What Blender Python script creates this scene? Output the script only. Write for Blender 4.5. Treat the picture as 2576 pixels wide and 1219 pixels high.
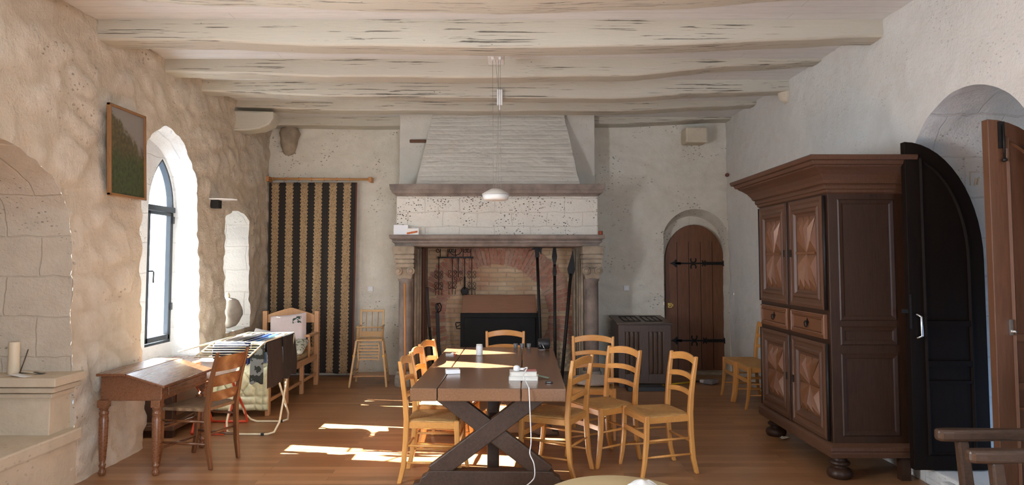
import bpy, math, random
from math import sin, cos, pi, radians as R, sqrt
from mathutils import Vector as V, Matrix, noise

for o in list(bpy.data.objects): bpy.data.objects.remove(o)
S = bpy.context.scene
COL = S.collection

# ---------------------------------------------------------------- camera, exposure, sky, sun, added fill lamps
F = 1750.0; TH = R(3.2); CX = 1285.5; CY = 656 - F*math.tan(TH); CAM = V((0, 0, 1.6))
cd = bpy.data.cameras.new('camera'); cam = bpy.data.objects.new('camera', cd); COL.objects.link(cam)
cam.location = CAM; cam.rotation_euler = (R(90)+TH, 0, 0)
cd.sensor_width = 36; cd.sensor_fit = 'HORIZONTAL'; cd.lens = 36*F/2576
cd.shift_x = (1288-CX)/2576; cd.shift_y = -(609.5-CY)/2576
cd.clip_start = 0.05; S.camera = cam

S.view_settings.view_transform = 'Standard'; S.view_settings.look = 'None'
S.view_settings.gamma = 1; S.view_settings.use_curve_mapping = False
S.view_settings.exposure = 1.0

w = bpy.data.worlds.new('sky'); S.world = w; w.use_nodes = True
bg = w.node_tree.nodes['Background']; bg.inputs[0].default_value = (0.38, 0.62, 1.0, 1); bg.inputs[1].default_value = 1.6

sd = bpy.data.lights.new('sun', 'SUN'); sun = bpy.data.objects.new('sun', sd); COL.objects.link(sun)
sd.energy = 82; sd.angle = R(0.5); sd.color = (1, 0.95, 0.88)
sun.rotation_euler = V((1, -0.18, -0.508)).to_track_quat('-Z', 'Y').to_euler(); sun.location = (-8, 8, 6)

def area(name, loc, target, sx, sy, power, color, spread=180):
    d = bpy.data.lights.new(name, 'AREA'); d.shape = 'RECTANGLE'; d.size = sx; d.size_y = sy
    d.energy = power; d.color = color; d.spread = R(spread)
    o = bpy.data.objects.new(name, d); COL.objects.link(o); o.location = loc
    o.rotation_euler = (V(target)-V(loc)).to_track_quat('-Z', 'Y').to_euler()
area('fill_behind', (1.7, -2.66, 1.8), (-3.2, 5.5, 1.7), 2.3, 2.0, 44, (0.86, 0.93, 1.0), 110)  # added fill lamp behind the camera, brightens the left wall
area('fill_side', (-3.30, 2.55, 1.65), (3, 3.7, 1.9), 0.8, 1.6, 92, (0.82, 0.91, 1.0))  # added fill lamp in the unseen left wall opening

# ---------------------------------------------------------------- pixel -> point at a known depth / height / wall
def ray(px, py):
    u = (px-CX)/F; v = (CY-py)/F
    return V((u, cos(TH)-v*sin(TH), sin(TH)+v*cos(TH)))
def at(px, py, d):
    r = ray(px, py); return CAM + r*(d/r.y)
def onz(px, py, z):
    r = ray(px, py); return CAM + r*((z-CAM.z)/r.z)

# ---------------------------------------------------------------- mesh builder
class MB:
    def __init__(s): s.v = []; s.f = []; s.sm = []; s.mi = []
    def add(s, vs, fs, smooth=False, mi=0, M=None):
        n = len(s.v)
        s.v += [(M @ V(p)) if M else V(p) for p in vs]
        s.f += [tuple(i+n for i in f) for f in fs]
        s.sm += [smooth]*len(fs); s.mi += [mi]*len(fs); return s
    def box(s, a, b, mi=0, M=None):
        x0, y0, z0 = [min(a[i], b[i]) for i in range(3)]; x1, y1, z1 = [max(a[i], b[i]) for i in range(3)]
        return s.add([(x0,y0,z0),(x1,y0,z0),(x1,y1,z0),(x0,y1,z0),(x0,y0,z1),(x1,y0,z1),(x1,y1,z1),(x0,y1,z1)],
            [(3,2,1,0),(4,5,6,7),(0,1,5,4),(1,2,6,5),(2,3,7,6),(3,0,4,7)], False, mi, M)
    def sweep(s, pts, A, B, wa, wb, smooth=False, n=4, cap=True):
        """rectangular (n=4) or round section with fixed axes A, B along pts; wa, wb full widths (number or list)"""
        pts = [V(p) for p in pts]; A = V(A).normalized(); B = V(B).normalized(); k = len(pts)
        fa = (lambda i: wa[i]/2) if isinstance(wa, (list, tuple)) else (lambda i: wa/2)
        fb = (lambda i: wb[i]/2) if isinstance(wb, (list, tuple)) else (lambda i: wb/2)
        vs = []
        for i, p in enumerate(pts):
            for j in range(n):
                if n == 4: ca, cb = ((-1,-1),(1,-1),(1,1),(-1,1))[j]
                else: t = 2*pi*j/n; ca, cb = cos(t), sin(t)
                vs.append(p + A*ca*fa(i) + B*cb*fb(i))
        fs = [(i*n+j, i*n+(j+1)%n, (i+1)*n+(j+1)%n, (i+1)*n+j) for i in range(k-1) for j in range(n)]
        if cap: fs += [tuple(range(n))[::-1], tuple((k-1)*n+j for j in range(n))]
        return s.add(vs, fs, smooth)
    def bar(s, p, q, w, h, up=(0,0,1)):
        p, q = V(p), V(q); d = (q-p).normalized(); up = V(up)
        if abs(d.dot(up)) > 0.95: up = V((0,1,0))
        a = d.cross(up).normalized(); b = a.cross(d).normalized()
        return s.sweep([p, q], a, b, w, h)
    def tube(s, pts, r, n=8, closed=False, radii=None):
        pts = [V(p) for p in pts]; k = len(pts); vs = []; prev = None
        for i, p in enumerate(pts):
            if closed: d = pts[(i+1) % k]-pts[i-1]
            else: d = pts[min(i+1, k-1)]-pts[max(i-1, 0)]
            d.normalize()
            if prev is None:
                u = V((0,0,1)) if abs(d.z) < .9 else V((1,0,0)); a = d.cross(u).normalized()
            else: a = (prev - d*prev.dot(d)).normalized()
            prev = a; b = d.cross(a); rr = radii[i] if radii else r
            vs += [p + a*cos(2*pi*j/n)*rr + b*sin(2*pi*j/n)*rr for j in range(n)]
        m = k if closed else k-1
        fs = [(i*n+j, i*n+(j+1)%n, ((i+1)%k)*n+(j+1)%n, ((i+1)%k)*n+j) for i in range(m) for j in range(n)]
        if not closed: fs += [tuple(range(n))[::-1], tuple((k-1)*n+j for j in range(n))]
        return s.add(vs, fs, True)
    def lathe(s, prof, c=(0,0,0), n=20, M=None, smooth=True, sx=1, sy=1):
        vs = []
        for r, z in prof:
            vs += [(c[0]+max(r,1e-4)*sx*cos(2*pi*j/n), c[1]+max(r,1e-4)*sy*sin(2*pi*j/n), c[2]+z) for j in range(n)]
        k = len(prof)
        fs = [(i*n+j, i*n+(j+1)%n, (i+1)*n+(j+1)%n, (i+1)*n+j) for i in range(k-1) for j in range(n)]
        fs += [tuple(range(n))[::-1], tuple((k-1)*n+j for j in range(n))]
        return s.add(vs, fs, smooth, 0, M)
    def prism(s, poly, t0, t1, M=None, mi=0):
        """poly in local XY, extruded along local Z from t0 to t1"""
        n = len(poly); vs = [(x, y, t0) for x, y in poly]+[(x, y, t1) for x, y in poly]
        fs = [tuple(range(n))[::-1], tuple(range(n, 2*n))]+[(i, (i+1)%n, n+(i+1)%n, n+i) for i in range(n)]
        return s.add(vs, fs, False, mi, M)
    def grid(s, fn, nu, nv, smooth=True, mi=0):
        vs = [fn(i/nu, j/nv) for i in range(nu+1) for j in range(nv+1)]
        fs = [(i*(nv+1)+j, (i+1)*(nv+1)+j, (i+1)*(nv+1)+j+1, i*(nv+1)+j+1) for i in range(nu) for j in range(nv)]
        return s.add(vs, fs, smooth, mi)
    def blob(s, c, r, nu=16, nv=10, fn=None):
        """closed rounded body; fn(direction)->scale"""
        vs = []; fs = []
        for i in range(1, nv):
            for j in range(nu):
                a = pi*i/nv; b = 2*pi*j/nu; d = V((sin(a)*cos(b), sin(a)*sin(b), cos(a)))
                k = fn(d) if fn else 1; vs.append((c[0]+d.x*r[0]*k, c[1]+d.y*r[1]*k, c[2]+d.z*r[2]*k))
        for d, k0 in ((V((0,0,1)), 0), (V((0,0,-1)), 1)):
            k = fn(d) if fn else 1; vs.append((c[0], c[1], c[2]+d.z*r[2]*k))
        T = len(vs)-2; Bt = len(vs)-1
        for i in range(nv-2):
            for j in range(nu):
                fs.append((i*nu+j, (i+1)*nu+j, (i+1)*nu+(j+1)%nu, i*nu+(j+1)%nu))
        for j in range(nu):
            fs.append((T, j, (j+1)%nu)); fs.append((Bt, (nv-2)*nu+(j+1)%nu, (nv-2)*nu+j))
        return s.add(vs, fs, True)
    def build(s, name, mat, parent=None, bevel=0, label=None, loc=None, rz=0, thick=0, seg=2):
        me = bpy.data.meshes.new(name); me.from_pydata([tuple(p) for p in s.v], [], s.f)
        mats = mat if isinstance(mat, (list, tuple)) else [mat]
        for m in mats: me.materials.append(m)
        me.polygons.foreach_set('use_smooth', s.sm); me.polygons.foreach_set('material_index', s.mi)
        me.update(); o = bpy.data.objects.new(name, me); COL.objects.link(o)
        if parent: o.parent = parent
        if loc is not None: o.location = loc; o.rotation_euler.z = rz
        if thick:
            md = o.modifiers.new('thickness', 'SOLIDIFY'); md.thickness = thick; md.offset = 0
        if bevel:
            md = o.modifiers.new('bevel', 'BEVEL'); md.width = bevel; md.segments = seg; md.limit_method = 'ANGLE'; md.angle_limit = R(40)
            md.harden_normals = False
        if label: o['label'] = label
        return o

def tag(o, label=None, cat=None, group=None, kind=None):
    if label: o['label'] = label
    if cat: o['category'] = cat
    if group: o['group'] = group
    if kind: o['kind'] = kind
    return o
def empty(name, loc=(0,0,0), rz=0, label=None, cat=None, group=None, kind=None):
    o = bpy.data.objects.new(name, None); COL.objects.link(o); o.location = loc; o.rotation_euler = (0,0,rz)
    o.empty_display_size = .1
    return tag(o, label, cat, group, kind)
def copy_tree(o, parent=None):
    c = o.copy(); COL.objects.link(c); c.parent = parent
    for ch in list(o.children): copy_tree(ch, c)
    return c

# ---------------------------------------------------------------- materials
class NT:
    def __init__(s, name):
        m = bpy.data.materials.new(name); m.use_nodes = True; s.m = m; s.t = m.node_tree; s.n = s.t.nodes
        s.b = s.n['Principled BSDF']; s._tc = None
    def node(s, typ, **kw):
        n = s.n.new(typ)
        for k, v in kw.items():
            if k in ('i',):
                for kk, vv in v.items():
                    if isinstance(vv, bpy.types.NodeSocket): s.t.links.new(vv, n.inputs[kk])
                    else: n.inputs[kk].default_value = vv
            else: setattr(n, k, v)
        return n
    def link(s, a, b): s.t.links.new(a, b)
    def co(s, which='Object'):
        if not s._tc: s._tc = s.n.new('ShaderNodeTexCoord')
        return s._tc.outputs[which]
    def mapped(s, scale=(1,1,1), which='Object', rot=(0,0,0), loc=(0,0,0)):
        n = s.node('ShaderNodeMapping'); s.link(s.co(which), n.inputs[0])
        n.inputs['Scale'].default_value = scale; n.inputs['Rotation'].default_value = rot; n.inputs['Location'].default_value = loc
        return n.outputs[0]
    def noise(s, vec, scale, detail=4, rough=.6, dist=0):
        n = s.node('ShaderNodeTexNoise', i={'Vector': vec, 'Scale': scale, 'Detail': detail, 'Roughness': rough, 'Distortion': dist})
        return n.outputs['Fac']
    def vor(s, vec, scale, feature='F1', rnd=1):
        n = s.n.new('ShaderNodeTexVoronoi'); n.feature = feature; s.link(vec, n.inputs['Vector'])
        n.inputs['Scale'].default_value = scale; n.inputs['Randomness'].default_value = rnd
        return n.outputs['Distance']
    def ramp(s, fac, stops, interp='LINEAR'):
        n = s.n.new('ShaderNodeValToRGB'); s.link(fac, n.inputs[0]); n.color_ramp.interpolation = interp
        e = n.color_ramp.elements
        while len(e) < len(stops): e.new(.5)
        for k, (p, c) in enumerate(stops):
            e[k].position = p; e[k].color = (c[0], c[1], c[2], 1) if hasattr(c, '__len__') else (c, c, c, 1)
        return n.outputs[0]
    def mix(s, fac, a, b, mode='MIX'):
        n = s.n.new('ShaderNodeMix'); n.data_type = 'RGBA'; n.blend_type = mode
        for sock, v in ((n.inputs[0], fac), (n.inputs[6], a), (n.inputs[7], b)):
            if isinstance(v, bpy.types.NodeSocket): s.link(v, sock)
            elif hasattr(v, '__len__'): sock.default_value = (v[0], v[1], v[2], 1)
            else: sock.default_value = v
        return n.outputs[2]
    def math(s, op, a, b=0, c=None, clamp=False):
        n = s.n.new('ShaderNodeMath'); n.operation = op; n.use_clamp = clamp
        for k, v in enumerate((a, b, c)):
            if v is None: continue
            if isinstance(v, bpy.types.NodeSocket): s.link(v, n.inputs[k])
            else: n.inputs[k].default_value = v
        return n.outputs[0]
    def sep(s, vec):
        n = s.n.new('ShaderNodeSeparateXYZ'); s.link(vec, n.inputs[0]); return n.outputs
    def bump(s, h, strength=.5, dist=.02, normal=None):
        n = s.node('ShaderNodeBump', i={'Strength': strength, 'Distance': dist, 'Height': h})
        if normal: s.link(normal, n.inputs['Normal'])
        return n.outputs[0]
    def fin(s, color=None, rough=None, normal=None, **kw):
        for key, v in (('Base Color', color), ('Roughness', rough), ('Normal', normal)):
            if v is None: continue
            if isinstance(v, bpy.types.NodeSocket): s.link(v, s.b.inputs[key])
            elif hasattr(v, '__len__'): s.b.inputs[key].default_value = (v[0], v[1], v[2], 1)
            else: s.b.inputs[key].default_value = v
        for k, v in kw.items():
            s.b.inputs[k.replace('_', ' ')].default_value = v
        return s.m

def wood(name, dark, light, grain=(1,1,12), rough=.4, scale=3, bump=.15, spec=.5, coat=0):
    t = NT(name); v = t.mapped(grain)
    a = t.noise(v, scale*4, 6, .65, .4); b = t.noise(t.co(), 2.2, 2)
    f = t.math('ADD', t.math('MULTIPLY', a, .75), t.math('MULTIPLY', b, .35))
    c = t.ramp(f, [(.28, dark), (.80, light)])
    r = t.math('ADD', t.math('MULTIPLY', a, .18), rough-.09)
    m = t.fin(c, r, t.bump(a, bump, .004)); t.b.inputs['Specular IOR Level'].default_value = spec
    t.b.inputs['Coat Weight'].default_value = coat; t.b.inputs['Coat Roughness'].default_value = .25
    return m
# grain tuples: small value = long direction
GX, GY, GZ = (1, 14, 14), (14, 1, 14), (14, 14, 1)
def plain(name, color, rough=.6, metal=0, var=.12, scale=12, bump=.1, spec=.5):
    t = NT(name); a = t.noise(t.co(), scale, 5)
    lo = [c*(1-var) for c in color]; hi = [min(1, c*(1+var)) for c in color]
    m = t.fin(t.ramp(a, [(.3, lo), (.7, hi)]), rough, t.bump(a, bump, .003))
    t.b.inputs['Metallic'].default_value = metal; t.b.inputs['Specular IOR Level'].default_value = spec; return m

def plaster(name, base, dark_tone, pits=.35, bumpk=.5, pitscale=14, mottled=.5, courses=False, relief=False, row=.17, course_k=.25):
    """limewashed stone: mottled lime coat, darker tone in hollows, open pits where the coat has fallen off"""
    t = NT(name); co = t.co()
    big = t.noise(co, 1.1, 5, .6); mid = t.noise(co, 5.5, 6, .65); fine = t.noise(co, 38, 5, .7)
    lumps = t.vor(t.mapped((1, 1, 1.5)), 6)
    c = t.mix(t.ramp(t.math('ADD', t.math('MULTIPLY', big, .5), t.math('MULTIPLY', mid, .5)), [(.35, 1), (.62, 0)]),
              base, [a*(1-mottled)+b*mottled for a, b in zip(base, dark_tone)])
    region = t.ramp(t.noise(co, 2.3, 3, .7), [(.52-.06*(pits > .9), 0), (.60-.06*(pits > .9), 1)])
    pv = t.vor(t.mapped((1, 1, 1.7)), pitscale)
    pm = t.ramp(t.math('ADD', pv, t.math('MULTIPLY', fine, .5)), [(.40+.05*(pits > .9), 1), (.47+.04*(pits > .9), 0)])
    pit = t.math('MULTIPLY', t.math('MULTIPLY', pm, region), pits)
    c = t.mix(pit, c, (.05, .04, .03))
    if relief:
        at_ = t.n.new('ShaderNodeAttribute'); at_.attribute_name = 'relief'
        c = t.mix(t.ramp(t.math('ADD', at_.outputs['Fac'], t.math('MULTIPLY', t.math('SUBTRACT', mid, .5), .35)), [(.25, .5), (.6, 0)]), c, dark_tone)  # darker tone where the relief lies low
    h = t.math('ADD', t.math('MULTIPLY', mid, .7), t.math('MULTIPLY', fine, .45))
    h = t.math('ADD', h, t.math('MULTIPLY', lumps, .35))
    h = t.math('SUBTRACT', h, t.math('MULTIPLY', pit, .8))
    if courses:
        b = t.n.new('ShaderNodeTexBrick'); t.link(t.mapped((1,1,1), rot=(R(90),0,0)), b.inputs['Vector'])
        nz = t.n.new('ShaderNodeTexNoise'); t.link(co, nz.inputs['Vector']); nz.inputs['Scale'].default_value = 3; nz.inputs['Detail'].default_value = 4
        t.link(t.mix(.07, t.mapped((1,1,1), rot=(R(90),0,0)), nz.outputs['Color']), b.inputs['Vector'])
        b.inputs['Scale'].default_value = 1; b.inputs['Brick Width'].default_value = .42; b.inputs['Row Height'].default_value = row
        b.inputs['Mortar Size'].default_value = .007; b.inputs['Mortar Smooth'].default_value = .6
        h = t.math('SUBTRACT', h, t.math('MULTIPLY', b.outputs['Fac'], .35))
        c = t.mix(t.math('MULTIPLY', b.outputs['Fac'], course_k), c, dark_tone)
    return t.fin(c, .92, t.bump(h, bumpk, .035), Specular_IOR_Level=.2)

M = {}
M['wall_left'] = plaster('limewash_rubble', (.78,.71,.60), (.56,.46,.33), .45, .9, 16, .4, False, True)
M['wall'] = plaster('limewash_wall', (.80,.755,.655), (.55,.49,.38), .6, .7, 17, .5)
M['wall_right'] = plaster('limewash_smooth', (.72,.705,.665), (.54,.505,.45), .2, .65, 24, .45)
M['jamb'] = plaster('limewash_jamb', (.74,.75,.74), (.56,.55,.52), .5, .5, 26, .4, True, False, .27, .5)
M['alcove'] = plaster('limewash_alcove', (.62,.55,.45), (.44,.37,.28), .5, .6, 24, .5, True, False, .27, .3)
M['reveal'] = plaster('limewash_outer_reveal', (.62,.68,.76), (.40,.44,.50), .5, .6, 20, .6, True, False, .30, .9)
M['band'] = plaster('limewash_pitted_blocks', (.82,.79,.71), (.62,.58,.48), 1.0, .7, 25, .4, True)
M['stack'] = plaster('limewash_stack', (.66,.63,.56), (.47,.43,.35), .25, .35, 18, .4)

def t_ceiling():
    t = NT('painted_ceiling_boards'); v = t.mapped((1,1,1))
    b = t.n.new('ShaderNodeTexBrick'); t.link(v, b.inputs['Vector'])
    b.inputs['Scale'].default_value = 1; b.inputs['Brick Width'].default_value = 4.4; b.inputs['Row Height'].default_value = .14
    b.inputs['Mortar Size'].default_value = .003; b.inputs['Mortar Smooth'].default_value = .2
    a = t.noise(t.mapped((1, 8, 8)), 6, 5)
    c = t.ramp(a, [(.3, (.66,.66,.65)), (.7, (.75,.75,.74))]); c = t.mix(t.math('MULTIPLY', b.outputs['Fac'], .5), c, (.35,.33,.3))
    return t.fin(c, .6, t.bump(t.math('SUBTRACT', t.math('MULTIPLY', a, .3), b.outputs['Fac']), .4, .006))
M['ceiling'] = t_ceiling()
def t_beam():
    t = NT('painted_oak_beam'); v = t.mapped((1, 9, 9))
    g = t.noise(v, 4.5, 7, .7, .3); big = t.noise(t.co(), 1.3, 3)
    c = t.mix(big, (.575,.54,.445), (.50,.465,.38))
    cv = t.noise(t.mapped((.55, 34, 34)), 2.2, 6, .6, .1)
    crack = t.ramp(t.math('MULTIPLY', cv, t.ramp(t.noise(t.co(), 1.4, 2), [(.40,.88),(.60,1)])), [(.575, 0), (.60, 1)])
    wor = t.ramp(t.vor(t.mapped((1, 1.5, 1.5)), 9), [(.05, 1), (.065, 0)])
    worm = t.math('MULTIPLY', wor, t.ramp(t.noise(t.co(), 1.9, 2), [(.55, 0), (.6, 1)]))
    dark = t.math('MAXIMUM', crack, worm)
    c = t.mix(t.math('MULTIPLY', dark, .85), c, (.07,.055,.04))
    h = t.math('SUBTRACT', t.math('MULTIPLY', g, .5), dark)
    return t.fin(c, .62, t.bump(h, .5, .012))
M['beam'] = t_beam()
def t_floor():
    t = NT('oak_floor_planks'); v = t.mapped((1,1,1))
    b = t.n.new('ShaderNodeTexBrick'); t.link(v, b.inputs['Vector'])
    b.inputs['Scale'].default_value = 1; b.inputs['Brick Width'].default_value = 1.35; b.inputs['Row Height'].default_value = .085
    b.inputs['Mortar Size'].default_value = .0018; b.inputs['Mortar Smooth'].default_value = .1
    b.inputs['Color1'].default_value = (.21,.085,.032,1); b.inputs['Color2'].default_value = (.40,.205,.095,1); b.offset = .37
    b.inputs['Mortar'].default_value = (.05,.02,.01,1)
    g = t.noise(t.mapped((1.2, 16, 1)), 5, 7, .65, .2)
    c = t.mix(t.ramp(g, [(.3, .0), (.75, .55)]), b.outputs['Color'], (.46,.26,.12))
    big = t.noise(v, .9, 3); c = t.mix(t.ramp(big, [(.4, 0), (.7, .3)]), c, (.20,.09,.045))
    r = t.math('ADD', t.math('MULTIPLY', g, .14), t.math('ADD', t.math('MULTIPLY', big, .12), .22))
    h = t.math('SUBTRACT', t.math('MULTIPLY', g, .12), b.outputs['Fac'])
    return t.fin(c, r, t.bump(h, .25, .003))
M['floor'] = t_floor()

M['pine_z'] = wood('honey_beech', (.50,.21,.045), (.70,.345,.095), (8,8,1), .34, 2, .08, .5, .25)
M['pine_x'] = wood('honey_beech_rail', (.50,.21,.045), (.70,.345,.095), (1,8,8), .34, 2, .08, .5, .25)
M['dark_z'] = wood('cherry_brown_post', (.09,.032,.012), (.19,.072,.026), GZ, .3, 1.5, .1, .5, .3)
M['dark_x'] = wood('cherry_brown_slat', (.16,.058,.02), (.30,.125,.042), GY, .3, 1.5, .1, .5, .3)
M['desk'] = wood('polished_desk_wood', (.13,.048,.02), (.22,.09,.04), GY, .28, 1.5, .1, .5, .3)
M['table'] = wood('waxed_oak_tabletop', (.115,.058,.030), (.225,.122,.066), GY, .22, 1.6, .15, .5, .3)
M['trestle'] = wood('dark_oak_trestle', (.030,.017,.011), (.085,.048,.03), (7,7,7), .45, 2, .3)
M['walnut'] = wood('walnut_carcass', (.022,.010,.006), (.058,.026,.014), GZ, .42, 1.6, .12, .3, .1)
M['walnut_l'] = wood('walnut_mouldings', (.06,.026,.014), (.13,.06,.032), GZ, .45, 1.6, .12, .35, .05)
M['star'] = wood('walnut_star_panels', (.115,.045,.02), (.21,.088,.038), GZ, .4, 1.6, .1, .4, .1)
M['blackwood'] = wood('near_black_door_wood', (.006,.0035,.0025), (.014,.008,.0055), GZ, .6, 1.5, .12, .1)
M['reddoor'] = wood('red_brown_door_wood', (.085,.034,.016), (.16,.068,.03), GZ, .45, 1.5, .15)
M['backdoor'] = wood('stained_pine_door', (.115,.045,.02), (.22,.092,.042), (9,9,1), .5, 1.3, .15)
M['coffer'] = wood('old_oak_coffer', (.040,.020,.011), (.105,.058,.034), GZ, .4, 2, .25)
M['bed'] = wood('waxed_pine', (.42,.21,.09), (.58,.33,.16), GZ, .4, 1.5, .1)
M['highchair'] = wood('pale_beech', (.50,.30,.12), (.66,.44,.22), GZ, .4, 2, .1)
M['rod'] = wood('varnished_rod', (.42,.20,.07), (.6,.33,.13), GX, .3, 1.5, .1)
M['oldarm'] = wood('worn_armchair_wood', (.035,.019,.012), (.10,.06,.038), (3,9,9), .35, 2, .25)
M['iron'] = plain('wrought_iron', (.014,.012,.011), .55, .4, .3, 30, .3)
M['steel'] = plain('brushed_steel', (.62,.62,.62), .25, 1, .05)
M['brass'] = plain('brass', (.70,.48,.16), .3, 1, .1)
M['blackiron'] = plain('black_firebox', (.005,.0055,.0055), .6, 0, .4, 6, .2, .2)
M['white'] = plain('white_paint', (.80,.80,.77), .45, 0, .04)
M['plastic'] = plain('white_plastic', (.82,.82,.82), .35, 0, .03)
M['black'] = plain('black_plastic', (.015,.016,.018), .4, 0, .1)
M['red'] = plain('red_enamel_tube', (.62,.07,.03), .35, 0, .06)
M['cream_tube'] = plain('cream_enamel_wire', (.74,.66,.46), .35, 0, .05)
M['frame'] = plain('slate_blue_window_frame', (.012,.017,.022), .45, 0, .1)
M['stone'] = plain('weathered_limestone', (.34,.275,.205), .9, 0, .32, 6, .6, .2)
M['stone_d'] = plain('grey_violet_limestone', (.25,.205,.175), .85, 0, .35, 5, .6, .2)
M['greystone'] = plain('grey_stone', (.30,.27,.235), .9, 0, .2, 9, .7, .2)
M['paleslab'] = plaster('worn_slab_lime', (.66,.58,.45), (.42,.33,.22), .25, .3, 18, .5)
M['yellow'] = plain('yellow_handle', (.75,.52,.03), .4, 0, .05)
M['orange_w'] = wood('orange_broomstick', (.5,.2,.06), (.66,.30,.10), GZ, .4, 1)
# ---------------------------------------------------------------- setting: walls with openings
def frange(a, b, s):
    n = max(1, int(round((b-a)/s))); return [a+(b-a)*i/n for i in range(n+1)]
def arch(u0, u1, v0, vs, vt, kind='round', n=14):
    """closed outline: up the left side, over the arch, down the right side, along the bottom"""
    c = (u0+u1)/2; a = (u1-u0)/2; pts = []
    for i in range(n): pts.append((u0, v0+(vs-v0)*i/n))
    for i in range(2*n+1):
        x = -1+i/n
        if kind == 'round': t = pi*(1-i/(2*n)); pts.append((c+a*cos(t), vs+(vt-vs)*sin(t)))
        elif kind == 'pointed':   # two arcs
            k = 1.9 if False else 1.0
            h = (vt-vs)/a; r = (1+h*h)/2          # arc radius in half-widths, centre on springing line
            xx = abs(x); y = sqrt(max(0, r*r-(xx+r-1)**2)); pts.append((c+a*x, vs+a*y))
        else:                     # segmental
            rise = (vt-vs); rr = (a*a+rise*rise)/(2*rise); pts.append((c+a*x, vt-rr+sqrt(rr*rr-(a*x)**2)))
    for i in range(1, n+1): pts.append((u1, vs+(v0-vs)*i/n))
    for i in range(1, n): pts.append((u1+(u0-u1)*i/n, v0))
    return pts
def rough(ol, amp, seed):
    return [(a+amp*noise.noise(V((a*5, b*5, seed)))+amp*.5*noise.noise(V((a*14, b*14, seed+3))), b+(amp*noise.noise(V((a*5, b*5, seed+7))) if b > .9 else 0)) for a, b in ol]
def inside(p, poly):
    x, y = p; r = False; j = len(poly)-1
    for i in range(len(poly)):
        xi, yi = poly[i]; xj, yj = poly[j]
        if (yi > y) != (yj > y) and x < (xj-xi)*(y-yi)/(yj-yi)+xi: r = not r
        j = i
    return r
def nearest(p, poly):
    best = (1e9, 0, 0, p); n = len(poly)
    for i in range(n):
        a = poly[i]; b = poly[(i+1) % n]; dx, dy = b[0]-a[0], b[1]-a[1]; L = dx*dx+dy*dy
        t = 0 if L < 1e-12 else max(0, min(1, ((p[0]-a[0])*dx+(p[1]-a[1])*dy)/L))
        q = (a[0]+dx*t, a[1]+dy*t); d = (p[0]-q[0])**2+(p[1]-q[1])**2
        if d < best[0]: best = (d, i, t, q)
    return best
def wall_grid(name, us, vs, P, holes, mats, relief=None, flip=False):
    """holes: list of (outline, [(outline2, X2, mi)...]) ; rings at fixed depth functions; P(u,v)->Vector"""
    nu, nv = len(us), len(vs); idx = {}; uv = {}
    rem = {}
    for k, (ol, rings) in enumerate(holes):
        xs = [p[0] for p in ol]; ys = [p[1] for p in ol]; bb = (min(xs), max(xs), min(ys), max(ys))
        for i in range(nu-1):
            cu = (us[i]+us[i+1])/2
            if not bb[0] <= cu <= bb[1]: continue
            for j in range(nv-1):
                cv = (vs[j]+vs[j+1])/2
                if bb[2] <= cv <= bb[3] and inside((cu, cv), ol): rem[(i, j)] = k
    info = {}; edges = []
    def eb(c1, c2, a, b):
        k1, k2 = rem.get(c1), rem.get(c2)
        if (k1 is None) != (k2 is None):
            if not all(0 <= c[0] < nu-1 and 0 <= c[1] < nv-1 for c in (c1, c2)): return
            k = k1 if k1 is not None else k2; edges.append((a, b, k, k1 is not None))
            for q in (a, b):
                if q not in info:
                    ol = holes[k][0]; d, i, t, pt = nearest((us[q[0]], vs[q[1]]), ol); info[q] = (k, i, t, pt)
    for i in range(nu):
        for j in range(nv-1): eb((i-1, j), (i, j), (i, j), (i, j+1))
    for i in range(nu-1):
        for j in range(nv): eb((i, j), (i, j-1), (i, j), (i+1, j))
    mb = MB(); vid = {}
    def gv(i, j):
        if (i, j) not in vid:
            p = info[(i, j)][3] if (i, j) in info else (us[i], vs[j])
            vid[(i, j)] = len(mb.v); mb.v.append(P(p[0], p[1]))
        return vid[(i, j)]
    for i in range(nu-1):
        for j in range(nv-1):
            if (i, j) in rem: continue
            f = (gv(i,j), gv(i+1,j), gv(i+1,j+1), gv(i,j+1))
            mb.f.append(f[::-1] if flip else f); mb.sm.append(True); mb.mi.append(0)
    for k, (ol, rings) in enumerate(holes):
        def dense(o_):
            out = []; n = len(o_)
            for i in range(n):
                a, b = o_[i], o_[(i+1) % n]; sub = 4
                out += [(a[0]+(b[0]-a[0])*j/sub, a[1]+(b[1]-a[1])*j/sub) for j in range(sub)]
            return out
        d0 = dense(ol); n = len(d0); prev = [P(a, b) for a, b in d0]; prev_uv = d0
        for o2, fx_, mi in rings:
            d1 = dense(o2); cur_ = [fx_(a, b) for a, b in d1]; steps = max(1, int((cur_[0]-prev[0]).length/.04)) if (cur_[n//3]-prev[n//3]).length < 1.2 else 4
            steps = min(steps, 16); vs_ = []
            for s in range(steps+1):
                t = s/steps
                for i in range(n):
                    q = prev[i].lerp(cur_[i], t)
                    if 0 < t < 1:
                        w_ = sin(pi*t)**.5; c_ = V((d0[i][0]-(min(x[0] for x in ol)+max(x[0] for x in ol))/2, d0[i][1]-1.2)) if False else None
                        nz = .010*vnoise(q*4.5)+.006*vnoise(q*13)
                        ax = fx_(0, 0); along_x = abs(cur_[i].x-prev[i].x) > abs(cur_[i].y-prev[i].y)
                        q = q + (V((0, nz, nz)) if along_x else V((nz, 0, nz)))*w_
                    vs_.append(q)
            keep = [i for i in range(n) if not (d0[i][1] < -.05 and d0[(i+1) % n][1] < -.05)]
            mb.add(vs_, [(s*n+i, s*n+(i+1) % n, (s+1)*n+(i+1) % n, (s+1)*n+i) for s in range(steps) for i in keep], True, mi)
            prev = cur_
    o = mb.build(name, mats); o['kind'] = 'structure'
    if relief:
        at_ = o.data.attributes.new('relief', 'FLOAT', 'POINT'); at_.data.foreach_set('value', [relief(p) for p in mb.v])
    return o

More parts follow.
